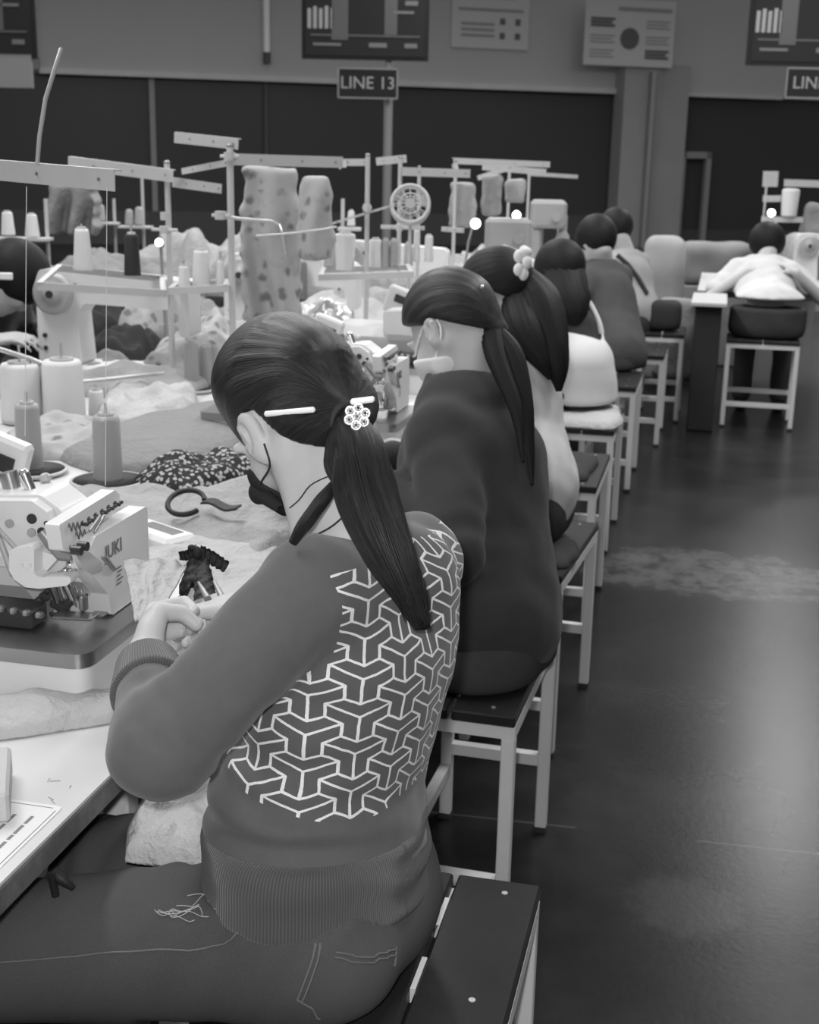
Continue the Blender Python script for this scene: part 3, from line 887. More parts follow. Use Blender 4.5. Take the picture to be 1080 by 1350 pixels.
def sdf_snap(fn, p, off=.0015, it=6):
    p = np.array(p, float)
    for _ in range(it):
        e = 1e-3; b = float(fn(p[None].astype(np.float32))[0])
        g = np.array([float(fn((p + e * np.eye(3)[i])[None].astype(np.float32))[0]) - b for i in range(3)]) / e
        p = p - g * (b - off) / max(g @ g, .2)
    return p
def ray_hit(fn, px, py, z0=1.0, z1=2.4, n=90):
    """where a sight line first meets a modelled surface"""
    zs = np.linspace(z0, z1, n); ps = CP[None] + zs[:, None] * _ray(px, py)[None]
    v = fn(ps.astype(np.float32)); i = np.argmax(v < .0005)
    return ps[i] if v.min() < .0005 else ps[np.argmin(v)]
RG = [ray_hit(sweater_sdf, 426, 772), ray_hit(sweater_sdf, 428, 872)]
ZT = ray_hit(sweater_sdf, 480, 744); ZB = [ray_hit(sweater_sdf, 450, 1092), ray_hit(sweater_sdf, 313, 1020), ray_hit(sweater_sdf, 568, 1035)]
# --- sweater
def sw_uv(vs):
    P = vs.astype(np.float32)
    ax = unit(NEK - PEL)
    q = vs - WAI
    along = q @ ax
    w_ = q - along[:, None] * ax
    th = np.arctan2(w_ @ -lB, -(w_ @ fB))            # 0 at the spine, + towards her right
    u = th * .135 + .006
    tf = torso_field(P); sl = np.minimum(sleeve_field(P, SL, EL, WL), sleeve_field(P, SRr, ER, WRr))
    m = sl - tf + .012
    lat = (vs - SHO) @ lB; hi = np.clip((vs[:, 2] - RG[1][2] + .01) / .02, 0, 1)
    edge = np.interp(vs[:, 2], [RG[1][2], RG[0][2]], [(RG[1] - SHO) @ lB, (RG[0] - SHO) @ lB])
    m = m * (1 - hi) + (edge - lat) * hi
    def uof(p):
        q_ = p - WAI; w2 = q_ - (q_ @ ax) * ax; return math.atan2(w2 @ -lB, -(w2 @ fB)) * .135 + .006
    zt = ZT[2] - .10 * np.maximum(u - .02, 0)
    zb = np.full(len(u), ZB[0][2])
    for p_, sg in ((ZB[1], -1), (ZB[2], 1)):
        w0 = .07; c_ = (p_[2] - ZB[0][2]) / max(sg * uof(p_) - w0, .02) ** 1.5
        zb = zb + c_ * np.maximum(sg * u - w0, 0) ** 1.5
    m = np.minimum(m, np.minimum(zt - vs[:, 2], vs[:, 2] - zb))
    m = np.minimum(m, .36 - np.abs(u))
    m = np.minimum(m, .12 + (w_ @ -fB))
    return {'pattern': np.c_[u, along], 'panel': np.c_[m, m * 0]}
SWL, SWH = (-.78, 1.02, .58), (-.16, 1.75, 1.16)
swB = sculpt('sweater', sweater_sdf, SWL, SWH, .0042, M['pattern'], pB, smooth=1, uvf=sw_uv)
# ribbed hem and cuffs
def ribuv(c, ax):
    ax = unit(ax); x = unit(np.cross(ax, (.3, .9, .1))); y = np.cross(ax, x)
    def f(vs):
        q = vs - c; th = np.arctan2(q @ y, q @ x); return {'rib': np.c_[th * .13 if True else th, q @ ax]}
    return f
def hem_sdf(P):
    v = s_tube(P, [PEL - uB * .04, PEL + uB * .10, WAI + uB * .02], [.176, .173, .161], [.130, .126, .113], xax=lB)
    v = v + folds(P, PEL + uB * .15 - fB * .08, unit((.1, .1, 1)), .003, .055, .16) + .003 * fbm(P, 12, 1)
    q = (P - PEL.astype(np.float32)); tl = .07 * (q @ fB.astype(np.float32)) + .10 * (q @ lB.astype(np.float32))
    return smax(smax(v, -(q[..., 2] - .034 - tl), .01), q[..., 2] - .128 - .5 * tl, .012)
sculpt('ribbed_hem', hem_sdf, (-.70, 1.15, .55), (-.18, 1.65, .84), .0042, M['rib'], swB, smooth=1, uvf=ribuv(PEL, uB))
def cuff_sdf(W_, d):
    def f(P):
        a = W_ - d * .075; b = W_ - d * .004
        v = s_tube(P, [a, b], [.049, .038]); q = P - W_.astype(np.float32); s = q @ d.astype(np.float32)
        return smax(smax(v, s + .004, .006), -s - .082, .006)
    return f
for (W_, d) in ((WL - dW * .012, dW), (WRr - unit(WRr - ER) * .012, unit(WRr - ER))):
    dd = d
    def cu_uv(vs, W_=W_, d=d):
        x = unit(np.cross(d, (.3, .2, 1))); y = np.cross(d, x); q = vs - W_; return {'rib': np.c_[np.arctan2(q @ y, q @ x) * .042, q @ d]}
    sculpt('cuff', cuff_sdf(W_, dd), W_ - .11, W_ + .08, .003, M['rib'], swB, smooth=1, uvf=cu_uv)
# --- jeans
def jeans_sdf(P):
    q = P - PEL.astype(np.float32)
    v = s_tube(P, [PEL + uB * .00 - fB * .012, PEL + uB * .13], [.160, .156], [.110, .108], xax=lB)
    for s in (1, -1):
        v = smin(v, s_ell(P, PEL - fB * .030 + lB * s * .066 - uB * .012, (.098, .092, .094), np.stack([fB, lB, uB], 1)), .04)
    for (a, k, n) in ((H_L, K_L, AN_L), (H_R, K_R, AN_R)):
        v = smin(v, s_tube(P, [a - fB * .01, a * .5 + k * .5, k], [.097, .087, .075]), .045)
        v = smin(v, s_tube(P, [k, k * .55 + n * .45 , n], [.078, .070, .062]), .03)
    v = smax(v, -(P[..., 2] - .507), .012)*1.0 if False else v
    v = np.where(P[..., 0] > -.60, smax(v, .503 - P[..., 2], .03), v)
    for h_ in (H_L, H_R):
        v = v + folds(P, h_ + uB * .06 + fB * .04, unit(fB * .8 + uB * .5), .005, .045, .11)
    v = v + folds(P, K_L + uB * .04, fB, .004, .05, .10) + folds(P, K_R + uB * .04, fB, .004, .05, .10) + .003 * fbm(P, 16, 5)
    v = smax(v, -(hem_sdf(P) + .006), .006)
    v = smax(v, P[..., 2] - (PEL[2] + .075), .006)
    for n in (AN_L, AN_R): v = np.where((np.abs(P[..., 2]) < .25), smax(v, .085 - P[..., 2], .004), v)
    return v
def den_uv(vs):
    p = np.maximum(0, 1 - np.linalg.norm((vs - (PEL - fB * .12 + lB * .03)) / np.array((.16, .16, .12)), axis=1)) * .55
    for k in (K_L, K_R): p = p + np.maximum(0, 1 - np.linalg.norm((vs - (k * .5 + (PEL) * .5 + uB * .09)) / .16, axis=1)) * .12
    return {'wear': np.c_[p, p * 0]}
jeB = sculpt('jeans', jeans_sdf, (-1.08, 1.03, .05), (-.20, 1.68, .75), .0062, M['denim'], pB, smooth=1, uvf=den_uv)
def seam(name, fn, pix, r, m, parent, off=.0012):
    pts = []
    for (x0, y0), (x1, y1) in zip(pix[:-1], pix[1:]):
        for t in np.linspace(0, 1, 6)[:-1]: pts.append(ray_hit(fn, x0 + (x1 - x0) * t, y0 + (y1 - y0) * t))
    pts.append(ray_hit(fn, *pix[-1]))
    pts = [sdf_snap(fn, p, off, 3) for p in pts]
    return MB().tube(pts, r, n=6).build(name, m, parent)
# pocket, yoke and side seams
pk = MB()
for pix in ([(424, 1215), (414, 1255), (392, 1310)], [(430, 1216), (420, 1256), (398, 1312)], [(392, 1310), (420, 1336)], [(440, 1254), (480, 1262), (520, 1250)], [(438, 1260), (480, 1269), (522, 1257)], [(520, 1248), (516, 1272)]):
    pts = []
    for (x0, y0), (x1, y1) in zip(pix[:-1], pix[1:]):
        for t in np.linspace(0, 1, 8): pts.append(sdf_snap(jeans_sdf, ray_hit(jeans_sdf, x0 + (x1 - x0) * t, y0 + (y1 - y0) * t), .0008, 3))
    pk.tube(pts, .0015, n=5)
pk.build('pocket_stitching', M['stitch'], jeB)
sm_ = MB()
for pix in ([(0, 1268), (150, 1255), (290, 1248), (330, 1225), (345, 1200)], [(270, 1145), (290, 1180), (350, 1230)]):
    pts = []
    for (x0, y0), (x1, y1) in zip(pix[:-1], pix[1:]):
        for t in np.linspace(0, 1, 8)[:-1]: pts.append(sdf_snap(jeans_sdf, ray_hit(jeans_sdf, x0 + (x1 - x0) * t, y0 + (y1 - y0) * t), .0006, 3))
    sm_.tube(pts, .0012, n=5)
sm_.build('side_seam', M['stitch'], jeB)
# frayed threads across the torn thigh and knees
random.seed(5)
for ctr, cnt in ((((235, 1195), (280, 1195), (265, 1205)), 14), (((222, 1110), (226, 1104)), 4)):
    fr = MB()
    for j in range(cnt):
        cx, cy = random.choice(ctr); cx += random.uniform(-25, 25); cy += random.uniform(-9, 14)
        pts = []
        a0 = random.uniform(-.5, .9); L = random.uniform(12, 30); bow = random.uniform(-9, 11)
        for t in np.linspace(-1, 1, 9):
            x = cx + math.cos(a0) * L * t; y = cy + math.sin(a0) * L * t * .4 + bow * (1 - t * t)
            pts.append(sdf_snap(jeans_sdf, ray_hit(jeans_sdf, x, y), .0012, 3))
        fr.tube(smooth_path(pts, 3, 3), .0006, n=4)
    fr.build('frayed_threads', M['thread_light'], jeB)
# shoes
for n in (AN_L, AN_R):
    sh = sculpt('shoe', lambda P, n=n: smin(s_tube(P, [n - uB * .04 + (.01, 0, 0), n - uB * .05 + np.array((-.15, .02, 0))], [.046, .038]), s_tube(P, [n - uB * .03, n + uB * .0], [.045, .044]), .02) if True else 0, n - np.array((.24, .1, .1)), n + np.array((.08, .12, .08)), .006, M['rubber'], pB, smooth=1)
# --- hair: cap drawn back to the tie, plus the tail
PB = atd(452, 553, 1.505)
def hair_cap_sdf(P):
    q = (P - HC.astype(np.float32)) @ RH.astype(np.float32)
    v = s_ell(q, (-.006, 0, .022), (.094, .0825, .100))
    v = smin(v, s_ell(q, (.022, .006, .066), (.052, .058, .044)), .03)                      # full front
    b = (PB - HC) @ RH
    v = smin(v, s_tube(q, [(-.07, .01, .0), tuple(b * .80), tuple(b * .98)], [.052, .034, .020]), .035)
    v = smin(v, s_tube(q, [(-.055, .045, -.045), tuple(b * .9 + np.array((0, 0, -.005)))], [.030, .018]), .03)
    v = smin(v, s_tube(q, [(-.065, -.02, -.05), tuple(b * .9 + np.array((0, 0, -.005)))], [.03, .018]), .03)
    v = smin(v, s_ell(q, (-.050, .020, -.036), (.050, .056, .054)), .03)
    x, y, z = q[..., 0], q[..., 1], q[..., 2]
    line = .004 + .32 * np.maximum(x - .006, 0) + 2.1 * np.minimum(x + .024, 0) - .046 * np.exp(-((x - .052) / .026) ** 2)
    line = line - np.where(x < -.045, (np.abs(x + .045)) * .35, 0)
    cut = (line - z) * .82
    # streaks of combed hair running to the tie
    d = q - b.astype(np.float32); rr = np.sqrt((d * d).sum(-1)) + 1e-5
    a = np.arctan2(d[..., 2], d[..., 1])
    v = v + .0011 * np.sin(a * 46 + 3 * np.sin(a * 9)) * np.clip(rr / .1, 0, 1) * (rr < .16)
    return smax(v, cut, .010)
def hair_uv(vs):
    q = (vs - HC) @ RH; b = (PB - HC) @ RH; d = q - b
    return {'strand': np.c_[np.arctan2(d[:, 2], d[:, 1]) / 1.2, np.linalg.norm(d, axis=1) * 3]}
hrB = sculpt('hair', hair_cap_sdf, HC - .19, HC + .19, .0034, M['hair'], pB, smooth=1, uvf=hair_uv)
def lock(mb, pts, ra, rb, side, nseg=60, nr=64, seed=0, amp=.10, uvs=None):
    """a hank of hair: ribbed tube along a smooth path"""
    pts = np.array(pts, float); k = len(pts)
    tt = np.linspace(0, k - 1, nseg)
    def cr(arr):
        out = []
        for t in tt:
            i = int(min(t, k - 2)); f = t - i
            p0, p1, p2, p3 = arr[max(i - 1, 0)], arr[i], arr[i + 1], arr[min(i + 2, k - 1)]
            out.append(.5 * ((2 * p1) + (p2 - p0) * f + (2 * p0 - 5 * p1 + 4 * p2 - p3) * f * f + (3 * p1 - p0 - 3 * p2 + p3) * f ** 3))
        return np.array(out)
    C = cr(pts); A = cr(np.array(ra, float)); B = cr(np.array(rb, float))
    T = np.gradient(C, axis=0); T /= np.linalg.norm(T, axis=1)[:, None]
    vs = []; rng = np.random.RandomState(seed); ph = rng.rand(6) * 6.28
    th = np.arange(nr) / nr * 2 * math.pi
    for i in range(nseg):
        x = np.array(side, float); x = x - T[i] * (x @ T[i]); x /= np.linalg.norm(x); y = np.cross(T[i], x)
        s = i / nseg
        tw = th + .5 * s
        m = 1 + amp * (.5 * np.sin(13 * tw + ph[0] + 2 * s) + .35 * np.sin(23 * tw + ph[1] - 2 * s) + .3 * np.sin(5 * tw + ph[2] + 3 * s))
        vs.append(C[i] + (A[i] * m * np.cos(th))[:, None] * x + (B[i] * m * np.sin(th))[:, None] * y)
    vs = np.concatenate(vs); b = mb.n
    fs = [(i * nr + j, i * nr + (j + 1) % nr, (i + 1) * nr + (j + 1) % nr, (i + 1) * nr + j) for i in range(nseg - 1) for j in range(nr)]
    fs += [tuple(range(nr))[::-1], tuple((nseg - 1) * nr + j for j in range(nr))]
    mb.add(vs, fs, True)
    if uvs is not None:
        uu = np.tile(np.abs(th / math.pi - 1), nseg); vv = np.repeat(np.linspace(0, 1, nseg), nr); uvs.append(np.c_[uu * (.9 + .3 * (seed % 3)) + seed, vv * 1.2])
    return mb
def put_uv(o, name, uv):
    l = o.data.uv_layers.new(name=name); li = np.empty(len(o.data.loops), np.int32); o.data.loops.foreach_get('vertex_index', li)
    l.data.foreach_set('uv', np.asarray(uv, np.float32)[li].ravel())
mb = MB(); uvs = []
tail = [(453, 550, 1.50), (474, 590, 1.462), (486, 650, 1.44), (510, 720, 1.430), (534, 772, 1.435), (556, 826, 1.452)]
lock(mb, [atd(*t) for t in tail], [.016, .026, .031, .028, .020, .009], [.016, .024, .026, .022, .017, .008], CR, seed=1, uvs=uvs, amp=.09)
tail2 = [(455, 556, 1.495), (464, 610, 1.448), (470, 660, 1.432), (500, 730, 1.422), (530, 780, 1.428), (550, 818, 1.445)]
lock(mb, [atd(*t) for t in tail2], [.010, .020, .022, .018, .013, .006], [.010, .014, .014, .013, .010, .005], CR, seed=2, uvs=uvs, amp=.10)
tail3 = [(456, 553, 1.50), (492, 610, 1.455), (506, 670, 1.44), (524, 730, 1.438), (548, 780, 1.44), (562, 828, 1.455)]
lock(mb, [atd(*t) for t in tail3], [.010, .017, .020, .018, .012, .005], [.010, .014, .014, .013, .010, .005], CR, seed=3, uvs=uvs, amp=.10)
tail4 = [(450, 556, 1.50), (447, 588, 1.470), (445, 612, 1.468), (452, 630, 1.468), (466, 642, 1.465)]
lock(mb, [atd(*t) for t in tail4], [.012, .015, .015, .012, .006], [.010, .013, .013, .010, .005], CR, seed=4, uvs=uvs, amp=.08)
pt = mb.build('ponytail', M['hair'], pB); put_uv(pt, 'strand', np.concatenate(uvs))
random.seed(11)
mb = MB()
for j in range(46):    # loose strands of the tail
    o_ = random.uniform(-1, 1); k_ = random.uniform(.6, 1.02)
    pts = []
    for i, (x, y, z) in enumerate(tail):
        s = i / 5
        pts.append(atd(x + o_ * (14 + 24 * math.sin(min(1, s * 1.6) * 2.2)) * (1 if i else .3) * (1 - .55 * s * s), y + random.uniform(-3, 3) + (14 * random.random() if i == 5 else 0), z - .026 * (1 - o_ * o_) - .006 * (i > 0)))
    P_ = np.array(pts); q = []
    for i in range(5):
        for f in np.linspace(0, 1, 5)[:-1]: q.append(P_[i] * (1 - f) + P_[i + 1] * f)
    q = np.array(q)
    for _ in range(3): q[1:-1] = (q[:-2] + q[1:-1] * 2 + q[2:]) / 4
    mb.tube(q, .0006, n=4, cap=False)
so_ = mb.build('loose_strands', M['hair_plain'], pB)
# scarf-like hank lying across the side of the neck
mb = MB(); uvs = []
hk = [(440, 640, 1.48), (425, 660, 1.455), (402, 690, 1.44), (386, 716, 1.445)]
lock(mb, [atd(*t) for t in hk], [.006, .0085, .008, .005], [.006, .007, .007, .005], CR, seed=6, uvs=uvs, nseg=30, nr=24)
o = mb.build('side_lock', M['hair'], pB); put_uv(o, 'strand', np.concatenate(uvs))
# necklace cord
cd = MB(); pts = []
for (x, y) in ((384, 668), (392, 654), (410, 638), (432, 628), (450, 622)): pts.append(sdf_snap(body_sdf, ray_hit(body_sdf, x, y), .001, 3))
cd.tube(smooth_path(pts), .0009, n=6)
pts = []
for (x, y) in ((398, 712), (420, 706), (440, 694), (456, 676)): pts.append(sdf_snap(body_sdf, ray_hit(body_sdf, x, y), .003, 3))
cd.tube(smooth_path(pts), .0012, n=6); cd.build('neck_cord', M['strap_black'], pB)
# mask: a shell over the lower face and its ear loop
def mask_sdf(P):
    q = (P - HC.astype(np.float32)) @ RH.astype(np.float32)
    v = head_sdf(P, HC, RH, HS, ears=False) - .005
    x, y, z = q[..., 0], q[..., 1], q[..., 2]
    v = smin(v, s_ell(q, (.088, 0, -.055), (.026, .034, .045)), .03)
    v = smax(v, -(x - .060 + .05 * (z + .06)), .008)
    v = smax(v, z + .038 - (x - .05) * .6, .006)
    v = smax(v, -(z + .150), .006)
    return v
mkB = sculpt('face_mask', mask_sdf, HC - .19, HC + .19, .0034, M['black_knit'], pB, smooth=1)
def loop(pix, fn, off, r, m, name, parent, z0=1.0, z1=2.4):
    pts = [sdf_snap(fn, ray_hit(fn, x, y, z0, z1), off, 4) for (x, y) in pix]
    q = []
    for i in range(len(pts) - 1):
        for f in np.linspace(0, 1, 6)[:-1]: q.append(pts[i] * (1 - f) + pts[i + 1] * f)
    q.append(pts[-1]); q = np.array(q)
    for _ in range(3): q[1:-1] = (q[:-2] + 2 * q[1:-1] + q[2:]) / 4
    return MB().tube(q, r, n=8).build(name, m, parent)
loop([(354, 592), (354, 606), (349, 630), (343, 648), (338, 660)], body_sdf, .0032, .0013, M['strap_black'], 'ear_loop', mkB)
g0 = sdf_snap(body_sdf, ray_hit(body_sdf, 334, 662), .004, 4); g1 = sdf_snap(body_sdf, ray_hit(body_sdf, 345, 682), .002, 4)
sculpt('mask_side', lambda P: smin(s_ell(P, g0, (.013, .012, .016)), s_tube(P, [g0, g1, g1 + (g1 - g0) * .4], [.011, .007, .004]), .006), g0 - .045, g0 + .045, .0028, M['black_knit'], mkB, smooth=1)
# --- hair clips
hp = [sdf_snap(hair_cap_sdf, ray_hit(hair_cap_sdf, x, y), .003, 4) for (x, y) in ((358, 547), (385, 543), (413, 539))]
cl = MB().tube([hp[0], (hp[0] + hp[2]) / 2 + (CP - hp[1]) / np.linalg.norm(CP - hp[1]) * .003, hp[2]], .0036, n=10).ball(hp[0], .0036).ball(hp[2], .0036).build('bar_clip', M['clip_white'], pB)
fc = atd(471, 549, 1.425)
fl_ = thing_part = None
mb = MB(); nrm = unit(CP - fc); T_ = rot_to(nrm)
for k in range(6):
    a = k * math.pi / 3 + .4; c_ = fc + T_ @ np.array((math.cos(a) * .0095, math.sin(a) * .0095, 0))
    mb.tube([c_ + T_ @ np.array((math.cos(t) * .0048, math.sin(t) * .0048, .001)) for t in np.linspace(0, 2 * math.pi, 15)[:-1]], .0016, n=6, closed=True)
    for j in range(5):
        b_ = a + j * 1.256; mb.ball(c_ + T_ @ np.array((math.cos(b_) * .0026, math.sin(b_) * .0026, .003)), .0016, n=8, m=5)
for j in range(5): mb.ball(fc + T_ @ np.array((math.cos(j * 1.256) * .003, math.sin(j * 1.256) * .003, .003)), .002, n=8, m=5)
fo_ = mb.build('flower_clip', M['crystal'], pB)
MB().box(atd(478, 528, 1.43), (.027, .007, .006), R=np.stack([unit(CR + CU * .12), CU, -CF], 1), bev=.002).build('clip_bar', M['clip_white'], fo_)
tb = [atd(452, 553, 1.503) , atd(459, 556, 1.492)]
mb = MB()
for k in range(3): mb.tube([tb[0] + (tb[1] - tb[0]) * (k / 2) + rot_to(tb[1] - tb[0]) @ np.array((math.cos(t) * .021, math.sin(t) * .021, 0)) for t in np.linspace(0, 2 * math.pi, 25)[:-1]], .004, n=8, closed=True)
mb.build('hair_tie', M['strap_black'], pt)
# ================================================================ the other people
M['black_jacket'] = mat('black_jacket_cloth', .040, .85, spec=.15, var=.12, vscale=40, bump=.2, bscale=300, sheen=.1)
M['white_shirt'] = mat('white_cotton', .62, .8, spec=.2, bump=.2, bscale=200)
M['white_tank'] = mat('white_tank_cloth', .66, .8, spec=.2, bump=.2, bscale=200)
M['grey_shirt'] = mat('dark_grey_cotton', .085, .9, spec=.15, var=.1, vscale=20)
M['pale_blouse'] = mat('pale_blouse_cloth', .60, .8, spec=.2, bump=.2, bscale=120)
M['light_grey_blouse'] = mat('light_grey_blouse', .34, .85, spec=.2)
M['dark_trousers'] = mat('dark_trousers', .05, .85, spec=.15, var=.15, vscale=30)
M['mask_white'] = mat('white_mask_fabric', .82, .7, spec=.2)
def frame_from(fR, fU, fW, uR, uU, uW):
    f = unit(CR * fR + CU * fU + CF * fW); u = CR * uR + CU * uU + CF * uW; u = unit(u - f * (u @ f))
    return np.stack([f, np.cross(u, f), u], 1)
class Seated:
    def __init__(s, label, cat='person', fB=(-1, .05, 0), pel=None, nek=None, hc=None, RH=None, w=.15, d=.105, sh=.15, hs=1.0, knee=.42, wl=None, wr=None, h=.0065, hips=.155, hd=.12, group=None, seat=.503, ed=None, lap=False):
        s.seat = seat
        s.f = unit(fB); s.l = unit(np.cross([0, 0, 1.], s.f)); s.u = np.array([0, 0, 1.])
        s.pel, s.nek, s.hc, s.R, s.w, s.d, s.hs, s.h, s.hips, s.hd = map(lambda v: np.array(v, float) if not np.isscalar(v) else v, (pel, nek, hc, RH, w, d, hs, h, hips, hd))
        s.sho = s.nek - s.u * .055 - s.f * .005; s.wai = s.pel * .55 + s.sho * .45; s.che = s.pel * .22 + s.sho * .78
        s.S = {1: s.sho + s.l * sh - s.u * .01, -1: s.sho - s.l * sh - s.u * .01}
        s.W = {1: wl if wl is not None else s.pel + s.f * .25 + s.l * .10 + s.u * .34, -1: wr if wr is not None else s.pel + s.f * .25 - s.l * .12 + s.u * .34}
        if lap:
            for k in (1, -1): s.W[k] = s.pel + s.f * .12 + s.l * k * .07 + s.u * .125
        s.E = {}
        for k in (1, -1):
            m = (s.S[k] + s.W[k]) / 2; L = np.linalg.norm(s.W[k] - s.S[k]); drop = math.sqrt(max((.20 if lap else .27) ** 2 - (L / 2) ** 2, .0009))
            v = (-s.u * .40 + s.l * k * .55 - s.f * .55) if ed is None else s.l * k + s.u * ed
            if lap: v = s.l * k * .55 - s.f * .12 - s.u * .35
            ax = unit(s.W[k] - s.S[k]); v = unit(v - ax * (v @ ax)); s.E[k] = m + v * drop
        s.H = {k: s.pel + s.l * k * .085 + s.f * .02 for k in (1, -1)}
        s.K = {k: s.H[k] + s.f * knee + s.l * k * .03 - s.u * .02 for k in (1, -1)}
        s.A = {k: np.array((s.K[k][0], s.K[k][1], .09)) - s.f * .03 for k in (1, -1)}
        s.t = thing('person', label, cat, (s.pel[0], s.pel[1], 0), 0, group)
        bpy.context.view_layer.update()
        allp = np.array([s.pel, s.nek, s.hc, *s.S.values(), *s.W.values(), *s.E.values(), *s.K.values(), *s.A.values()])
        s.lo = allp.min(0) - .24; s.hi = allp.max(0) + .24; s.lo[2] = 0.0
    def sit(s, P, v, e=.0):
        near = ((P - s.pel.astype(np.float32)) @ s.f.astype(np.float32)) < .20
        return np.where(near, smax(v, s.seat + e - P[..., 2], .02), v)
    def torso(s, P, g=0.0):
        v = s_tube(P, [s.pel + s.u * .06, s.wai, s.che, s.sho], np.array([s.hips, s.w, s.w * 1.02, s.w * .8]) + g, np.array([s.hd, s.d, s.d * 1.02, s.d * .75]) + g, xax=s.l)
        return smin(v, s_tube(P, [s.S[1], s.sho, s.S[-1]], np.array([.052, .058, .052]) + g), .05)
    def body(s, m=None):
        hands = {}
        for k in (1, -1):
            d = unit(s.W[k] - s.E[k]); d = unit(d * .6 + s.f * .5 - s.u * .15); mm = unit(-s.u + s.l * -k * .3); mm = unit(mm - d * (mm @ d)); t = np.cross(d, mm)
            if t @ (s.l * -k) < 0: t = -t
            hands[k] = (d, t, mm)
        def fn(P):
            v = s_tube(P, [s.pel, s.wai, s.che, s.sho], [.11, .11, .11, .09], [.08, .075, .075, .055], xax=s.l)
            v = smin(v, s_tube(P, [s.S[1], s.sho, s.S[-1]], [.042, .045, .042]), .03)
            v = smin(v, s_tube(P, [s.sho, s.nek, s.hc - s.R[:, 2] * .06 - s.R[:, 0] * .03], [.066, .055, .050]), .03)
            for k in (1, -1):
                v = smin(v, s_tube(P, [s.S[k], s.E[k], s.E[k] * .5 + s.W[k] * .5, s.W[k]], [.042, .037, .034, .026]), .02)
                v = smin(v, s_tube(P, [s.H[k], s.K[k], s.A[k]], [.07, .05, .036]), .03)
                v = smin(v, s_tube(P, [s.A[k] - s.u * .045, s.A[k] - s.u * .052 + s.f * .13], [.033, .026]), .02)
                d, t, mm = hands[k]
                v = smin(v, hand_sdf(P, s.W[k], d, t, mm, [(.4, .5, .3)] * 4), .012)
            v = s.sit(P, v, .008)
            return smin(v, head_sdf(P, s.hc, s.R, s.hs), .02)
        s.bodyf = fn
        return sculpt('body', fn, s.lo, s.hi, s.h * .8, m or M['skin'], s.t, smooth=1)
    def top(s, m, name='shirt', sleeve=1.0, g=.006, hem=.02, arm=.050, cuff=.036, collar=.06, neck_lift=.0, extra=None, h=None, fold=.004):
        def fn(P):
            v = s.torso(P, g)
            for k in (1, -1):
                a, e, w_ = s.S[k], s.E[k], s.W[k]
                if sleeve >= 1: pts = [a, e, e * .1 + w_ * .9]; r = [arm + .004, arm, cuff]
                else: pts = [a, a + (e - a) * sleeve]; r = [arm + .004, arm + .003]
                v = smin(v, s_tube(P, pts, r), .03)
            v = v + fold * .8 * fbm(P, 15, 2) + fold * .5 * fbm(P, 34, 7) + folds(P, s.E[1], unit(s.S[1] - s.E[1]), fold * .6, .06, .08)
            v = smax(v, s.pel[2] + hem - P[..., 2], .012)
            v = s.sit(P, v, .003)
            if extra is not None: v = extra(P, v)
            nk = s.nek + s.u * neck_lift
            v = smax(v, -s_tube(P, [nk - s.u * .06, nk + s.u * .12 + s.f * .02], [collar, collar + .004]), .01)
            return v
        s.topf = fn
        return sculpt(name, fn, s.lo, s.hi, h or s.h, m, s.t, smooth=1)
    def trousers(s, m, name='trousers', h=None):
        def fn(P):
            v = s_tube(P, [s.pel - s.u * .01, s.pel + s.u * .10], [s.hips, s.hips - .006], [s.hd - .01, s.hd - .015], xax=s.l)
            for k in (1, -1):
                v = smin(v, s_ell(P, s.pel - s.f * .03 + s.l * k * .065, (.095, .09, .092), np.stack([s.f, s.l, s.u], 1)), .04)
                v = smin(v, s_tube(P, [s.H[k], s.K[k], s.A[k]], [.092, .070, .058]), .04)
            v = s.sit(P, v + .004 * fbm(P, 14, 4))
            v = smax(v, P[..., 2] - s.pel[2] - .10, .006)
            return smax(v, .08 - P[..., 2], .004)
        return sculpt(name, fn, s.lo, s.hi, h or s.h * 1.25, m, s.t, smooth=1)
    def shoes(s):
        for k in (1, -1):
            a = s.A[k]
            sculpt('shoe', lambda P: smin(s_tube(P, [a - s.u * .042, a - s.u * .048 + s.f * .14], [.044, .038]), s_tube(P, [a - s.u * .03, a + s.u * .01], [.044, .042]), .02), a - .22, a + .22, .008, M['rubber'], s.t, smooth=1)
    def hair(s, tie=None, m=None, line=(.006, .8, .95), g=1.0, extra=None, name='hair', rad=(.106, .088, .106)):
        b = None if tie is None else (np.array(tie) - s.hc) @ s.R / s.hs
        def fn(P):
            q = (P - s.hc.astype(np.float32)) @ s.R.astype(np.float32) / s.hs
            v = s_ell(q, (-.006, 0, .022), np.array(rad) * g)
            if b is not None: v = smin(v, s_tube(q, [(-.06, .0, .01), tuple(b * .85), tuple(b)], [.055, .034, .018]), .03)
            x, y, z = q[..., 0], q[..., 1], q[..., 2]
            ln = line[0] + line[1] * np.maximum(x - .006, 0) + line[2] * np.minimum(x + .02, 0)
            bb = b if b is not None else np.array((-.2, 0, .05))
            d = q - bb.astype(np.float32); rr = np.sqrt((d * d).sum(-1)) + 1e-5
            v = v + .0009 * np.sin(np.arctan2(d[..., 2], d[..., 1]) * 42) * np.clip(rr / .1, 0, 1)
            v = smax(v, ln - z, .010)
            if extra is not None: v = extra(P, q, v)
            return v * s.hs
        s.hairf = fn
        def uv(vs):
            q = (vs - s.hc) @ s.R; bb = b if b is not None else np.array((-.2, 0, .05)); d = q - bb
            return {'strand': np.c_[np.arctan2(d[:, 2], d[:, 1]) / 1.2, np.linalg.norm(d, axis=1) * 3]}
        return sculpt(name, fn, s.hc - .24, s.hc + .24, s.h * .85, m or M['hair_far'], s.t, smooth=1, uvf=uv)
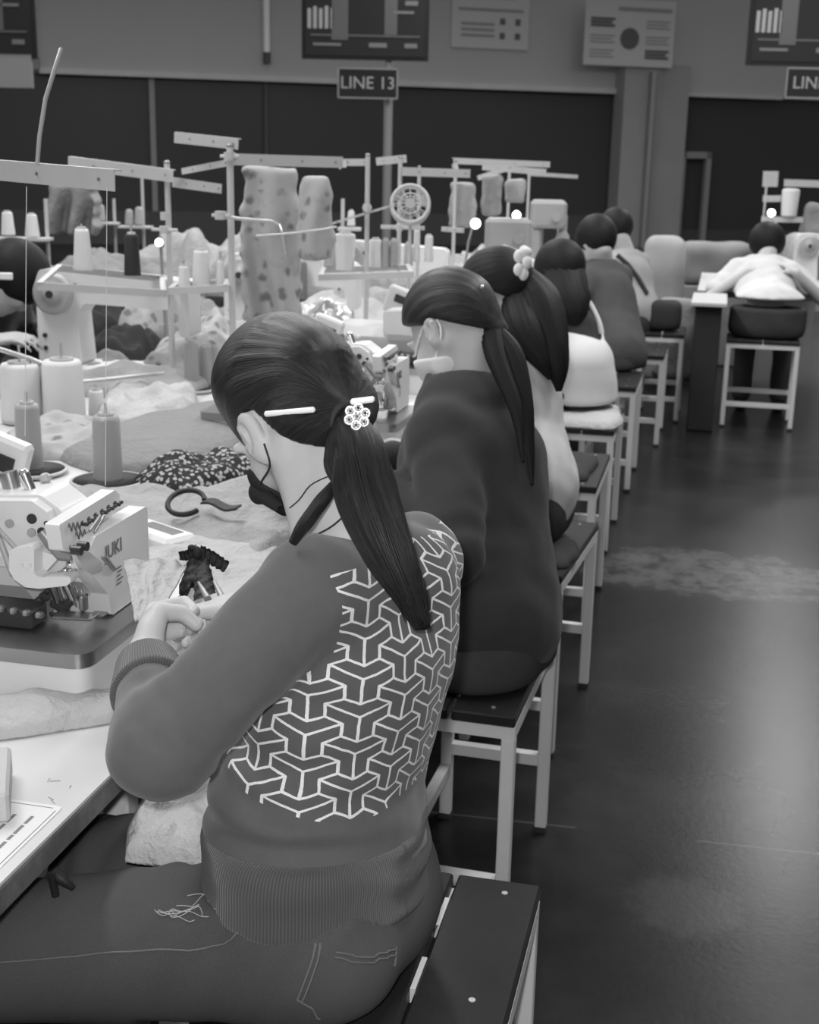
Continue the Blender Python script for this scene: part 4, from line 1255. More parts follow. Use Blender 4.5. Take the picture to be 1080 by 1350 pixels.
    def tail(s, pts, ra, name='ponytail', seed=0, flat=.7, side=None, amp=.09):
        mb = MB(); uvs = []
        lock(mb, pts, ra, [r * flat for r in ra], CR if side is None else side, seed=seed, uvs=uvs, nseg=36, nr=40, amp=amp)
        o = mb.build(name, M['hair_far'], s.t); put_uv(o, 'strand', np.concatenate(uvs)); return o
    def mask(s, m, back=-.004):
        def fn(P):
            q = (P - s.hc.astype(np.float32)) @ s.R.astype(np.float32) / s.hs
            v = head_sdf(P, s.hc, s.R, s.hs, ears=False) - .007
            v = smin(v, s_ell(q, (.088, 0, -.055), (.024, .032, .042)) * s.hs, .03)
            x, y, z = q[..., 0], q[..., 1], q[..., 2]
            v = smax(v, back - x, .006); v = smax(v, z + .046 - (x - .05) * .6, .006)
            return smax(v, -(z + .125), .006)
        s.maskf = fn
        return sculpt('face_mask', fn, s.hc - .2, s.hc + .2, s.h * .6, m, s.t, smooth=1)
# ---------------------------------------------------------------- woman in the black jacket
R2 = frame_from(-.62, -.52, .58, -.42, .80, .29)
M['hair_far'] = mat('black_hair_matt', .010, .6, spec=.22, bump=.3, bscale=60)
hc2 = atd(568, 434, 2.66) - R2 @ np.array((-.004, .080, -.012))
p2 = Seated('woman with a long black ponytail in a black jacket and white face mask', fB=(-.98, .15, 0), pel=atd(640, 850, 2.64) , nek=atd(618, 516, 2.70), hc=hc2, RH=R2, w=.165, d=.135, sh=.155, hs=1.0, h=.006,
            wl=atd(500, 640, 2.62), wr=atd(505, 600, 2.95), hips=.168, hd=.135)
p2.body()
def jacket_x(P, v):
    # stand-up collar
    c = p2.nek + p2.u * .0; q = s_tube(P, [c - p2.u * .05, c + p2.u * .022 + p2.f * .016], [.074, .078], [.070, .076], xax=p2.l)
    col = smax(q, -(s_tube(P, [c - p2.u * .06, c + p2.u * .08 + p2.f * .02], [.066, .070], [.062, .069], xax=p2.l)), .004)
    col = smax(col, (P - c.astype(np.float32)) @ (p2.u * .97 - p2.f * .10).astype(np.float32) - .026, .004)
    return smin(v, col, .012)
p2.top(M['black_jacket'], 'jacket', arm=.066, cuff=.044, hem=-.07, g=.014, extra=jacket_x, collar=.062, fold=.005)
p2.trousers(M['dark_trousers']); p2.shoes()
tie2 = atd(660, 440, 2.67)
p2.hair(tie=tie2, line=(.004, .75, 1.2), m=M['hair'])
p2.tail([atd(654, 436, 2.66), atd(676, 470, 2.63), atd(690, 530, 2.60), atd(696, 590, 2.585), atd(701, 640, 2.58)], [.018, .024, .019, .013, .004], seed=11, flat=.6)
p2.tail([atd(648, 420, 2.68), atd(655, 470, 2.62), atd(680, 540, 2.57), atd(690, 610, 2.555)], [.024, .022, .013, .003], seed=12, flat=.55)
mk2 = p2.mask(M['mask_white'])
for pix in ([(571, 425), (562, 428), (553, 455), (547, 470)], [(574, 423), (582, 430), (580, 450), (574, 480)]):
    loop(pix, p2.bodyf, .003, .0024, M['mask_white'], 'ear_loop', mk2, 2.4, 3.2)
MB().ball(atd(636, 378, 2.585), .004).build('hair_pin', M['crystal'], p2.t)
# ---------------------------------------------------------------- long-haired woman in the white shirt
R3 = frame_from(-.70, -.35, .62, -.25, .93, .25)
p3 = Seated('woman in a white shirt with long black hair held by a white clip', fB=(-.98, .15, 0), pel=atd(690, 668, 3.56), nek=atd(668, 436, 3.62), hc=atd(655, 388, 3.62), RH=R3, w=.15, d=.12, sh=.14, h=.0075, hips=.16, hd=.135, lap=True)
p3.body(); p3.top(M['white_shirt'], arm=.055, hem=-.06, g=.012, fold=.006); p3.trousers(M['dark_trousers']); p3.shoes()
p3.hair(tie=atd(692, 372, 3.60), line=(.0, .75, 1.2), rad=(.115, .10, .112))
p3.tail([atd(690, 362, 3.60), atd(712, 400, 3.54), atd(726, 450, 3.50), atd(735, 485, 3.49), atd(737, 516, 3.50)], [.035, .058, .048, .030, .008], seed=21)
p3.tail([atd(680, 380, 3.58), atd(690, 430, 3.50), atd(712, 470, 3.48), atd(726, 500, 3.485)], [.04, .05, .032, .006], seed=22)
c_ = atd(689, 346, 3.47)
mb = MB()
for k in range(5): mb.ball(c_ + CR * .012 * math.cos(k * 1.256) + CU * (.030 * math.sin(k * 1.256)) + CF * .003 * k, (.014, .010, .018), n=10, m=7)
mb.ball(c_ + CU * .028 + CR * .008, (.018, .012, .014)); mb.build('clip_tag', M['mask_white'], p3.t)
# ---------------------------------------------------------------- woman in the white tank top over black
R4 = frame_from(-.62, -.35, .70, -.10, .95, .25)
p4 = Seated('woman in a white tank top with one shoulder strap over a black shirt', fB=(-.95, .30, 0), pel=atd(765, 520, 5.30), nek=atd(748, 400, 5.36), hc=atd(738, 358, 5.34), RH=R4, w=.145, d=.115, sh=.14, h=.009, hips=.145, hd=.115, seat=.556, lap=True)
p4.body(); sh4 = p4.top(M['black_jacket'], 'black_shirt', arm=.05, hem=.1, g=.004)
a4 = atd(742, 450, 5.2); b4 = atd(790, 425, 5.2); cdip = atd(752, 449, 5.2)
def tank_field(P):
    v = smin(p4.torso(P, .012), s_tube(P, [p4.pel - p4.u * .03, p4.pel + p4.u * .12], [.178, .158], [.152, .128], xax=p4.l), .03) + .003 * fbm(P, 14, 3)
    v = smax(v, p4.pel[2] - .075 - P[..., 2], .01)
    # scooped back neckline
    q = P - p4.sho.astype(np.float32)
    lat = q @ p4.l.astype(np.float32); bk = q @ -p4.f.astype(np.float32)
    edge = -.030 - .050 * np.exp(-((lat - .04) / .10) ** 2) + .9 * np.maximum(-lat - .045, 0)
    return p4.sit(P, smax(v, q[..., 2] - edge, .008), .004)
sculpt('tank_top', tank_field, p4.lo, p4.hi, .009, M['white_tank'], p4.t, smooth=1)
st4 = [sdf_snap(p4.topf, ray_hit(p4.topf, x, y, 4.8, 5.8), .010, 4) for (x, y) in ((770, 396), (776, 404), (782, 415), (787, 427), (790, 440))]
MB().tube(smooth_path(st4), .012, n=8).build('shoulder_strap', M['white_tank'], p4.t)
p4.trousers(M['dark_trousers']); p4.shoes()
p4.hair(line=(-.10, .9, 1.2), rad=(.115, .10, .115))
p4.tail([atd(742, 350, 5.30), atd(748, 385, 5.24), atd(752, 410, 5.22), atd(750, 428, 5.22)], [.08, .085, .07, .03], name='loose_hair', seed=31, flat=.5)
# ---------------------------------------------------------------- person in dark grey
R5 = frame_from(-.55, -.30, .78, -.08, .96, .2)
p5 = Seated('person with short dark hair in a dark grey shirt, seen from behind', fB=(-.9, .43, 0), pel=atd(812, 478, 6.55), nek=atd(795, 350, 6.65), hc=atd(786, 318, 6.62), RH=R5, w=.165, d=.125, sh=.165, h=.010, hips=.165, hd=.135, lap=True)
p5.body(); p5.top(M['grey_shirt'], arm=.06, hem=-.04, g=.012); p5.trousers(M['dark_trousers']); p5.shoes()
p5.hair(line=(-.070, 1.0, .5), rad=(.116, .100, .118))
MB().tube([p5.nek + rz(0) @ (p5.f * math.cos(t) * .066 + p5.l * math.sin(t) * .068) + p5.u * (.004 - .012 * math.cos(t)) for t in np.linspace(0, 6.283, 25)[:-1]], .009, n=8, closed=True).build('collar', M['light_grey_blouse'], p5.t)
# ---------------------------------------------------------------- person beyond, in a light grey blouse
R6 = frame_from(-.5, -.3, .8, -.05, .96, .2)
p6 = Seated('person in a light grey blouse with a dark strap, farthest in the line', fB=(-.9, .43, 0), pel=atd(838, 425, 7.9), nek=atd(826, 335, 7.95), hc=atd(812, 303, 7.95), RH=R6, w=.16, d=.12, sh=.16, h=.011, hips=.16, hd=.13, lap=True)
p6.body(); p6.top(M['light_grey_blouse'], arm=.06, hem=-.02, g=.012); p6.trousers(M['dark_trousers']); p6.shoes()
p6.hair(line=(-.07, 1.0, .5), rad=(.116, .100, .116))
MB().tube([sdf_snap(p6.topf, atd(x, y, 7.8), .01, 5) for (x, y) in ((812, 340), (826, 350), (840, 368), (848, 392))], .014, n=8).build('dark_strap', M['strap_black'], p6.t)
# ---------------------------------------------------------------- person across the aisle
R7 = frame_from(.10, -.42, .9, .0, .9, .4)
p7 = Seated('person in a pale blouse sitting across the aisle with their back to us', fB=(.03, 1, 0), pel=np.array((.30, 7.97, .60)), nek=atd(1008, 345, 7.98), hc=atd(1012, 322, 8.05), RH=R7, w=.165, d=.12, sh=.155, h=.010, hips=.225, hd=.16, seat=.523,
            wl=np.array((.17, 8.20, .885)), wr=np.array((.45, 8.20, .885)), ed=-.8)
p7.body(); p7.top(M['pale_blouse'], arm=.07, cuff=.05, hem=.15, g=.02, fold=.009, sleeve=.75); p7.trousers(M['dark_trousers']); p7.shoes()
p7.hair(line=(-.10, .9, .5), rad=(.120, .112, .122))
# ---------------------------------------------------------------- worker of the opposite row
R8 = head_frame((.55, .45, -.95))
p8 = Seated('worker in black bending over the opposite row at the left edge', fB=(.97, -.2, 0), pel=np.array((-2.80, 4.10, .60)), nek=np.array((-2.52, 4.10, 1.02)), hc=np.array((-2.375, 4.10, 1.075)), RH=R8, w=.17, d=.13, sh=.16, h=.010, wl=np.array((-2.36, 4.28, .88)), wr=np.array((-2.36, 3.92, .88)))
p8.body(); p8.top(M['black_jacket'], 'jacket', arm=.07, hem=-.03, g=.025, collar=.052, neck_lift=.03); p8.trousers(M['dark_trousers']); p8.shoes()
p8.hair(line=(-.07, .5, .5), rad=(.120, .106, .118))
MB().box(sdf_snap(p8.hairf, atd(6, 362, 4.1), .004, 5), (.045, .012, .024), R=rz(.2), bev=.003).build('clip_tag', M['mask_white'], p8.t)  # small white tag on the worker's head, shaped as a plain bar
# ================================================================ sewing machines
M['enamel'] = mat('white_enamel', .70, .35, spec=.5, var=.04, vscale=10)
M['enamel_grey'] = mat('grey_enamel', .38, .4, spec=.5)
M['chrome'] = mat('polished_chrome', .8, .16, metal=1.0)
M['steel_plate'] = mat('brushed_steel', .36, .30, metal=.9, bumpf=lambda: nnoise(60, 4, .6, stretch=(1, 14, 1)), bump=.08)
M['dark_metal'] = mat('dark_oily_metal', .05, .4, metal=.4)
M['mid_metal'] = mat('grey_lever_metal', .30, .35, metal=.6)
M['clear'] = mat('smoky_guard', .42, .2, spec=.6)
M['lettering'] = mat('grey_lettering', .14, .6)
M['thread_white'] = mat('white_thread', .66, .5, bumpf=lambda: N.op('SINE', nobj()[2] * 2600), bump=.3)
M['thread_grey'] = mat('grey_thread', .35, .35, bumpf=lambda: N.op('SINE', nobj()[2] * 2600), bump=.35)
M['thread_dark'] = mat('dark_thread', .15, .4, bumpf=lambda: N.op('SINE', nobj()[2] * 2600), bump=.35)
M['thread_black'] = mat('black_thread', .015, .7, bumpf=lambda: N.op('SINE', nobj()[2] * 2600), bump=.3)
M['lamp_glow'] = mat('lit_lamp', 1, .5, emit=6.0)
def rounded(poly, r, n=5):
    """polygon with rounded corners"""
    out = []; k = len(poly)
    for i in range(k):
        p0, p, p1 = (np.array(poly[j % k], float) for j in (i - 1, i, i + 1))
        a, b = unit(p0 - p), unit(p1 - p); ang = math.acos(max(-1, min(1, a @ b)))
        d = min(r / math.tan(ang / 2), np.linalg.norm(p0 - p) * .45, np.linalg.norm(p1 - p) * .45)
        s0, s1 = p + a * d, p + b * d
        for t in np.linspace(0, 1, n): out.append(tuple(s0 * (1 - t) ** 2 + 2 * p * t * (1 - t) + s1 * t * t))
    return out
RXZ = np.array([[1, 0, 0], [0, 0, -1], [0, 1, 0.]])   # polygon xy -> world XZ, extrusion -> -Y
def plate_xz(mb, poly, y0, y1, r=.004): return mb.prism(rounded(poly, r), -y1, -y0, R=RXZ, smooth=True)
RYZ = np.array([[0, 0, 1], [1, 0, 0], [0, 1, 0.]])    # polygon xy -> world YZ, extrusion -> +X
def plate_yz(mb, poly, x0, x1, r=.004): return mb.prism(rounded(poly, r), x0, x1, R=RYZ, smooth=True)
def XZ(pix, Y): return [tuple(aty(x, y, Y)[[0, 2]]) for (x, y) in pix]
def YZ(pix, X): return [tuple(atx(x, y, X)[[1, 2]]) for (x, y) in pix]
def make_overlock(label):
    t = thing('overlock_machine', label, 'sewing machine', (-1.06, 1.72, TZ), 0, 'white overlock machines along the sewing line'); bpy.context.view_layer.update()
    B = lambda mb, n, m, p=t: mb.build(n, m, p)
    out = rounded([(-1.34, 1.515), (-.803, 1.515), (-.803, 1.955), (-1.34, 1.955)], .028, 7)
    base = B(MB().prism(out, TZ + .001, .815, smooth=True), 'base', M['enamel'])
    out2 = rounded([(-1.345, 1.510), (-.798, 1.510), (-.798, 1.80), (-1.345, 1.80)], .030, 7)
    B(MB().prism(out2, .815, .836, smooth=True), 'cloth_plate', M['steel_plate'])
    # body
    b = MB(); b.box((-1.13, 1.80, .890), (.36, .26, .105), bev=.03); B(b, 'rear_housing', M['enamel'])
    fp = [(-1.08, 1.006), (-.928, 1.018), (-.905, 1.004), (-.876, .925), (-.915, .905), (-.985, .93), (-1.08, .93)]
    face = B(plate_xz(MB(), fp, 1.618, 1.640, .010), 'face_plate', M['enamel'])
    hd_ = [(-1.085, 1.008), (-.925, 1.022), (-.893, 1.000), (-.868, .930), (-.91, .905), (-1.085, .91)]
    B(plate_xz(MB(), hd_, 1.640, 1.72, .022), 'head', M['enamel'])
    for (px, py, r) in ((42, 684, .0075), (61, 690, .0035), (55, 701, .0065)):
        c = aty(px, py, 1.617); B(MB().cyl(c + (0, .004, 0), c - (0, .0015, 0), r, n=18), 'oil_hole', M['dark_metal'], face)
    for (px, py) in ((13, 690), (42, 702)):
        sc = MB(); c = aty(px, py, 1.617); sc.cyl(c + (0, .004, 0), c - (0, .003, 0), .0065, n=16); sc.cyl(c, c - (0, .0042, 0), .002, n=10)
        B(sc, 'screw', M['enamel_grey'], face)
    # grey lever from the dark pivot
    pts = [aty(x, y, 1.600) for (x, y) in ((55, 701), (68, 717), (80, 731), (96, 733))]
    B(MB().tube(pts, [.0085, .0092, .0095, .0075], n=10), 'lever', M['mid_metal'])
    # presser arm
    pa = XZ(((19, 722), (46, 715), (52, 722), (52, 752), (60, 757), (98, 756), (101, 762), (95, 768), (58, 772), (40, 770), (26, 760), (19, 748)), 1.59)
    arm = B(plate_xz(MB(), pa, 1.575, 1.60, .004), 'presser_arm', M['enamel'])
    for (px, py) in ((29, 746), (39, 746)):
        c = aty(px, py, 1.574); B(MB().cyl(c + (0, .003, 0), c - (0, .003, 0), .0035, n=12), 'screw', M['chrome'], arm)
    wg = XZ(((46, 718), (56, 726), (80, 733), (60, 755), (52, 752)), 1.603); B(plate_xz(MB(), wg, 1.600, 1.617, .002), 'arm_guard', M['enamel'])
    # needle group
    ng = MB()
    c0 = aty(86, 768, 1.60); c1 = aty(101, 800, 1.615)
    ng.cyl(c0, c0 * .35 + c1 * .65, .0062, n=12); ng.cyl(c0 * .35 + c1 * .65, c1, .0035, .0018, n=10)
    for (a, b_, r) in (((68, 770), (76, 793), .005), ((75, 768), (82, 790), .004), ((96, 772), (104, 790), .003), ((105, 778), (108, 804), .0025)):
        ng.cyl(aty(*a, 1.605), aty(*b_, 1.62), r, n=10)
    for (px, py, r) in ((92, 745, .006), (98, 741, .006), (86, 752, .005), (104, 738, .005), (78, 756, .004), (101, 748, .004)): ng.ball(aty(px, py, 1.605), r, n=10, m=7)
    B(ng, 'needle_bar', M['chrome'])
    df = MB()
    for (px, py, s) in ((60, 786, .016), (75, 796, .018), (83, 800, .020), (90, 795, .014), (72, 809, .012), (64, 778, .010), (112, 786, .006)): df.box(aty(px, py, 1.625), (s, .016, s * .7), R=ry(.3), bev=.003)
    B(df, 'feed_dog', M['dark_metal'])
    ft = MB(); c = aty(110, 795, 1.615); ft.box(c, (.011, .014, .024), bev=.003); ft.box(aty(100, 812, 1.60), (.062, .030, .004), R=ry(-.05), bev=.0015); ft.box(aty(130, 810, 1.63), (.022, .02, .004), bev=.001)
    B(ft, 'presser_foot', M['steel_plate'])
    # front covers seen along the line
    cv = YZ(((76, 692), (150, 646), (156, 652), (158, 668), (118, 700), (92, 728), (82, 726)), -.858)
    up = B(plate_yz(MB(), cv, -.878, -.856, .004), 'upper_cover', M['enamel'])
    lw_ = [(1.600, .955), (1.625, .972), (1.80, .972), (1.80, .838), (1.665, .838), (1.655, .875), (1.60, .93)]
    lc = B(plate_yz(MB(), lw_, -.862, -.834, .008), 'looper_cover', M['enamel'])
    tc = atx(150, 724, -.833)
    B(text_mb(MB(), 'JUKI', .030, frame4(tc, (0, 1, .0), (0, 0, 1)), .0006), 'maker_lettering', M['lettering'], lc)
    ln = MB()
    for k in range(5): ln.box((-.833, 1.69 + .004 * (k % 2), .905 - k * .006), (.0008, .020 - .004 * (k % 3), .0018))
    B(ln, 'label_print', M['lettering'], lc)
    gd = YZ(((100, 728), (120, 728), (136, 742), (136, 752), (124, 758), (112, 750)), -.822); B(plate_yz(MB(), gd, -.832, -.824, .004), 'eye_guard', M['clear'])
    for (a, b_) in (((118, 700), (132, 680)), ((124, 702), (137, 680)), ((135, 735), (150, 752)), ((139, 734), (152, 750))): B(MB().cyl(atx(*a, -.826), atx(*b_, -.832), .0022, n=8), 'guard_wire', M['mid_metal'])
    for (px, py) in ((104, 726), (112, 720)): c = atx(px, py, -.822); B(MB().cyl(c - (.01, 0, 0), c + (.004, 0, 0), .0065, n=14), 'thumb_screw', M['dark_metal'])
    th = MB()
    for k, (y0, z0) in enumerate(((1.60, .995), (1.62, .978), (1.60, .962), (1.615, .945))):
        th.tube([(-.853, y0 - .018 + .036 * q / 12, z0 + .006 * math.sin(q * 1.6) - .0006 * q) for q in range(13)], .0012, n=5)
    B(th, 'thread', M['lettering'])
    ey = MB()
    for q in range(6):
        c = atx(112 + q * 8.5, 690 - q * 5.2, -.848); ey.box(c, (.012, .008, .007), R=rx(.4), bev=.002); ey.ball(c + (.006, .003, .002), .0028, n=8, m=6)
    B(ey, 'thread_eyelet', M['dark_metal'], up)
    # oil sight, chrome tube, tension knob
    B(MB().cyl(aty(32, 625, 1.68), aty(46, 660, 1.68), .0085, n=16).ball(aty(32, 625, 1.68), .0085, n=12, m=8), 'chrome_tube', M['chrome'])
    k_ = MB().cyl(aty(10, 622, 1.69), aty(17, 648, 1.69), .0135, n=18); k_.cyl(aty(17, 648, 1.69), aty(24, 664, 1.69), .004, n=10); k_.box(aty(24, 662, 1.69), (.022, .016, .008), bev=.002)
    B(k_, 'tension_knob', M['steel_plate'])
    B(MB().ball(aty(60, 630, 1.72), (.0095, .0095, .008), n=14, m=8).cyl(aty(60, 630, 1.72), aty(60, 650, 1.72), .004, n=10), 'oil_sight', M['clear'])
    bx = B(MB().box(aty(2, 612, 1.78), (.085, .03, .095), R=ry(.32), bev=.006), 'control_box', M['enamel'])
    d_ = B(MB().box(aty(2, 610, 1.762), (.040, .004, .026), R=ry(.32)), 'display', M['dark_metal'], bx)
    bt = MB()
    bt.tube([aty(x, y, 1.595) for (x, y) in ((-30, 665), (0, 700), (23, 725))], .0035, n=8); bt.tube([aty(x, y, 1.595) for (x, y) in ((-30, 665), (0, 712), (12, 745), (17, 757))], .0045, n=8)
    B(bt, 'air_hose', M['enamel_grey'])
    rl = MB().box((-1.08, 1.60, .852), (.33, .05, .03), bev=.004); B(rl, 'slide_rail', M['dark_metal'])
    rr_ = MB()
    for q in range(7): rr_.box((-1.02 + q * .020, 1.573, .870 - .001 * q), (.012, .012, .010), bev=.003)
    B(rr_, 'rail_clamp', M['steel_plate'])
    return t
ov1 = make_overlock('nearest overlock machine with lettering on its front cover, before the sewing woman\'s hands')
bpy.context.view_layer.update()
base_loc = Vector(ov1.location)
for dy, dx, lb in ((1.68, .02, 'white overlock machine between the two nearest women\'s heads'), (2.60, .0, 'overlock machine in front of the long-haired woman in white'),
                   (4.02, .0, 'overlock machine in front of the woman in the white tank top'), (4.95, 0, 'overlock machine in front of the person in dark grey')):
    dup(ov1, base_loc + Vector((dx, dy, 0)), label=lb)
def lamp(px, py, d, r, label, foot):
    """small machine lamp, lit: a shade on a bent stem"""
    c = atd(px, py, d); t = thing('machine_lamp', label, 'lamp', foot, 0, 'small lit lamps on the machines'); bpy.context.view_layer.update()
    MB().tube([foot, np.array(foot) * .4 + c * .6 + np.array((0, 0, .10)), c + CF * .02 + CU * .03], .006, n=8).build('stem', M['mid_metal'], t)
    MB().cyl(c + CF * .05, c - CF * .004, r * .8, r * 1.15, n=18).build('shade', M['enamel_grey'], t)
    MB().ball(c - CF * .006, (r, r, r), n=14, m=9).build('bulb', M['lamp_glow'], t)
lamp(627, 295, 6.0, .022, 'lit lamp shining above the head of the woman in white', (-1.18, 6.0, .76))
lamp(681, 284, 7.2, .022, 'lit lamp farther along the line, right of the other', (-1.08, 7.1, .76))
lamp(210, 320, 4.9, .014, 'bright lamp behind the second thread stand\'s pole', (-2.05, 4.65, .76))
# ---------------------------------------------------------------- white flatbed machine with a big handwheel, opposite row
def flatbed(label, place, rot=0.0, sc=1.0):
    """origin under the column, arm along +x, operator on the -y side"""
    t = thing('lockstitch_machine', label, 'sewing machine', (0, 0, 0), 0, 'white lockstitch machines of the opposite row'); bpy.context.view_layer.update()
    MB().box((.17, 0, .02), (.50, .18, .04), bev=.008).build('bed', M['enamel'], t)
    pr = rounded([(-.085, .04), (.062, .04), (.050, .20), (.075, .235), (.36, .225), (.385, .21), (.385, .145), (.42, .14), (.42, .30), (.40, .315), (.0, .34), (-.07, .335), (-.085, .30)], .016)
    MB().prism(pr, -.055, .055, R=RXZ, smooth=True).build('arm', M['enamel'], t)
    hw = MB().lathe([(0, -.002), (.028, 0), (.030, .012), (.056, .012), (.064, .02), (.064, .036), (.054, .044), (.03, .036), (.028, .05), (0, .052)], c=(-.012, -.060, .265), R=rx(math.pi / 2), n=28).build('handwheel', M['enamel_grey'], t)
    MB().cyl((-.012, -.11, .265), (-.012, -.116, .265), .012, n=16).build('hub', M['dark_metal'], hw)
    MB().cyl((.40, -.02, .14), (.40, -.02, .05), .005, n=10).box((.40, -.02, .045), (.02, .012, .008)).build('needle_bar', M['chrome'], t)
    for (x_, z_) in ((.05, .29), (-.06, .13), (-.06, .09)): MB().cyl((x_, -.054, z_), (x_, -.060, z_), .0075, n=12).build('screw', M['dark_metal'], t)
    t.location = place; t.rotation_euler = (0, 0, rot); t.scale = (sc, sc, sc)
    return t
pm = atz(95, 500, TZ)
fb1 = flatbed('white lockstitch machine with a big handwheel at the left, behind the silver spools', (pm[0] - .05, pm[1] + .10, TZ), .05, 1.08)
bpy.context.view_layer.update()
for (px, py, lb) in ((468, 398, 'white lockstitch machine low behind the thread poles, left of the black jacket woman\'s hair'), (330, 432, 'white lockstitch machine under the hanging flowered garment')):
    q = atz(px, py + 20, TZ); dup(fb1, (q[0], q[1], TZ), rot=.1, label=lb)
# ================================================================ thread stands
M['stand_paint'] = mat('cream_stand_paint', .52, .4, spec=.4, var=.05, vscale=12)
M['rod_steel'] = mat('steel_rod', .55, .3, metal=.7)
def bar(mb, a, b, h, th=.016):
    """angle-iron bar between two points: web upright plus a flange"""
    a, b = np.array(a), np.array(b); x = unit(b - a); z = unit(np.array([0, 0, 1.]) - x * x[2]); y = np.cross(z, x); R = np.stack([x, y, z], 1); L = np.linalg.norm(b - a)
    mb.box((a + b) / 2, (L, .003, h), R=R); mb.box((a + b) / 2 + z * (h / 2 - .0015) + y * th * .5, (L, th, .003), R=R)
    return mb
def holes(mb, a, b, fr, r=.003):
    a, b = np.array(a), np.array(b); x = unit(b - a); y = np.cross([0, 0, 1.], x)
    y = y if y @ CF < 0 else -y
    for f in fr: c = a + (b - a) * f; mb.cyl(c - y * .001, c + y * .0035, r, n=12)
    return mb
def stand(label, pole, d, r=.0095, arms=(), rods=(), trays=(), collars=(), z0=TZ, knob=True):
    (x0, y0), (x1, y1) = pole
    top = atd(x0, y0, d); foot = np.array((top[0], top[1], z0))
    t = thing('thread_stand', label, 'thread stand', foot, 0, 'cream thread stands over the machines'); bpy.context.view_layer.update()
    MB().cyl(foot, top, r, n=14).build('pole', M['stand_paint'], t)
    f = MB().lathe([(0, 0), (.045, 0), (.045, .008), (.016, .012), (.014, .03), (0, .03)], c=foot, n=20).build('foot_flange', M['stand_paint'], t)
    if knob: MB().ball(top + (0, 0, .004), (r * 1.1, r * 1.1, .007), n=10, m=6).build('cap', M['mid_metal'], t)
    for (a, b, hp) in arms:
        A, B_ = atd(*a), atd(*b); h = hp * a[2] / FPX
        o = bar(MB(), A, B_, h).build('arm', M['stand_paint'], t)
        for q_ in (.25, .62, .93): holes(MB(), A, B_, (q_,)).build('bolt', M['mid_metal'], o)
    for pts, rr in rods: MB().tube([atd(*p) for p in pts], rr, n=8).build('guide_rod', M['rod_steel'], t)
    for tr in trays:
        mb = MB(); q = [atd(*p) for p in tr]
        for i in range(len(q)): bar(mb, q[i], q[(i + 1) % len(q)], .022)
        mb.build('tray_frame', M['stand_paint'], t)
    for (px, py, wpx) in collars:
        c = atd(px, py, d); MB().cyl(c - (0, 0, .012), c + (0, 0, .012), r * 1.7, n=14).box(c, (wpx * d / FPX, .014, .010), bev=.002).build('collar', M['stand_paint'], t)
    return t
sA = stand('nearest thread stand, its drilled arm reaching in from the left edge', ((-95, 212), (-95, 700)), 2.25, arms=(((-97, 216, 2.25), (151, 228 + 10, 2.0), 25),), rods=(((( 49, 216, 2.0), (52, 180, 2.0), (60, 130, 2.02), (72, 92, 2.02), (81, 64, 2.03)), .0035),))
mb = MB()
for (px, y1, d1) in ((35, 575, 1.95), (141, 640, 1.98)): mb.tube([atd(px, 246, 1.985), atd(px - 1, (246 + y1) / 2, (1.985 + d1) / 2), atd(px - 2, y1, d1)], .0006, n=5)
mb.build('hanging_thread', M['thread_white'], sA)
sB = stand('thread stand carrying the white and the black cone', ((220, 216), (217, 510)), 4.12, r=.0095,
      arms=(((90, 214, 4.2), (228, 232, 4.1), 16), ((228, 240, 4.1), (292, 249, 4.3), 13)),
      rods=((((-6, 513, 3.7), (60, 508, 3.8), (140, 500, 3.95), (216, 492, 4.1)), .006), (((-5, 459, 3.6), (40, 473, 3.65), (66, 484, 3.68), (74, 492, 3.7), (74, 502, 3.7)), .007)),
      trays=(((49, 377, 3.75), (219, 387, 4.05), (217, 368, 4.35), (76, 353, 4.1)),), collars=((217, 303, 36), (218, 285, 10)))
sC = stand('thread stand with a tall pole left of the flowered fabric', ((303, 194), (293, 480)), 3.9, r=.0105,
      arms=(((230, 181, 4.0), (314, 190, 3.9), 14), ((306, 210, 3.9), (452, 214, 4.1), 15), ((240, 226, 4.2), (303, 214, 3.92), 8)),
      rods=((((283, 284, 3.9), (320, 289, 3.9), (358, 292, 3.9), (368, 297, 3.9), (372, 310, 3.9), (376, 334, 3.9)), .005), (((338, 311, 3.85), (380, 308, 3.85), (420, 303, 3.85), (444, 299, 3.85)), .003)),
      trays=(((222, 384, 4.0), (302, 380, 3.95), (300, 372, 4.3), (230, 376, 4.3)),), collars=((303, 206, 26), (291, 284, 24)))
sD = stand('thread stand with a thin pole right of the flowered fabric', ((485, 206), (483, 395)), 4.65, r=.0085,
      arms=(((415, 214, 4.7), (486, 214, 4.65), 9), ((448, 213, 4.6), (450, 222, 4.6), 8), ((420, 300, 4.7), (520, 270, 4.65), 3)), trays=(((420, 366, 4.6), (545, 362, 4.6), (540, 352, 5.0), (425, 356, 5.0)),), collars=((484, 274, 12),))
sE = stand('thread stand beside the round fan', ((528, 209), (527, 360)), 5.1, r=.0085,
      arms=(((496, 213, 5.1), (536, 209, 5.1), 10), ((530, 226, 5.1), (620, 229, 5.2), 11), ((502, 299, 5.1), (560, 301, 5.1), 5)), collars=((527, 300, 30),))
sE2 = stand('thin thread stand behind the round fan', ((553, 222), (553, 360)), 5.28, r=.007, arms=(((582, 302, 5.28), (612, 304, 5.28), 6),))
sF = stand('thread stand with a long arm above the hanging white garments', ((601, 214), (600, 330)), 6.3, r=.0085, arms=(((598, 212, 6.3), (725, 217, 6.6), 8), ((598, 216, 6.3), (600, 226, 6.3), 6)))
sG = stand('thread stand in the thick of the far machines', ((672, 222), (672, 330)), 7.2, r=.008, arms=(((636, 220, 7.2), (720, 227, 7.3), 8),))
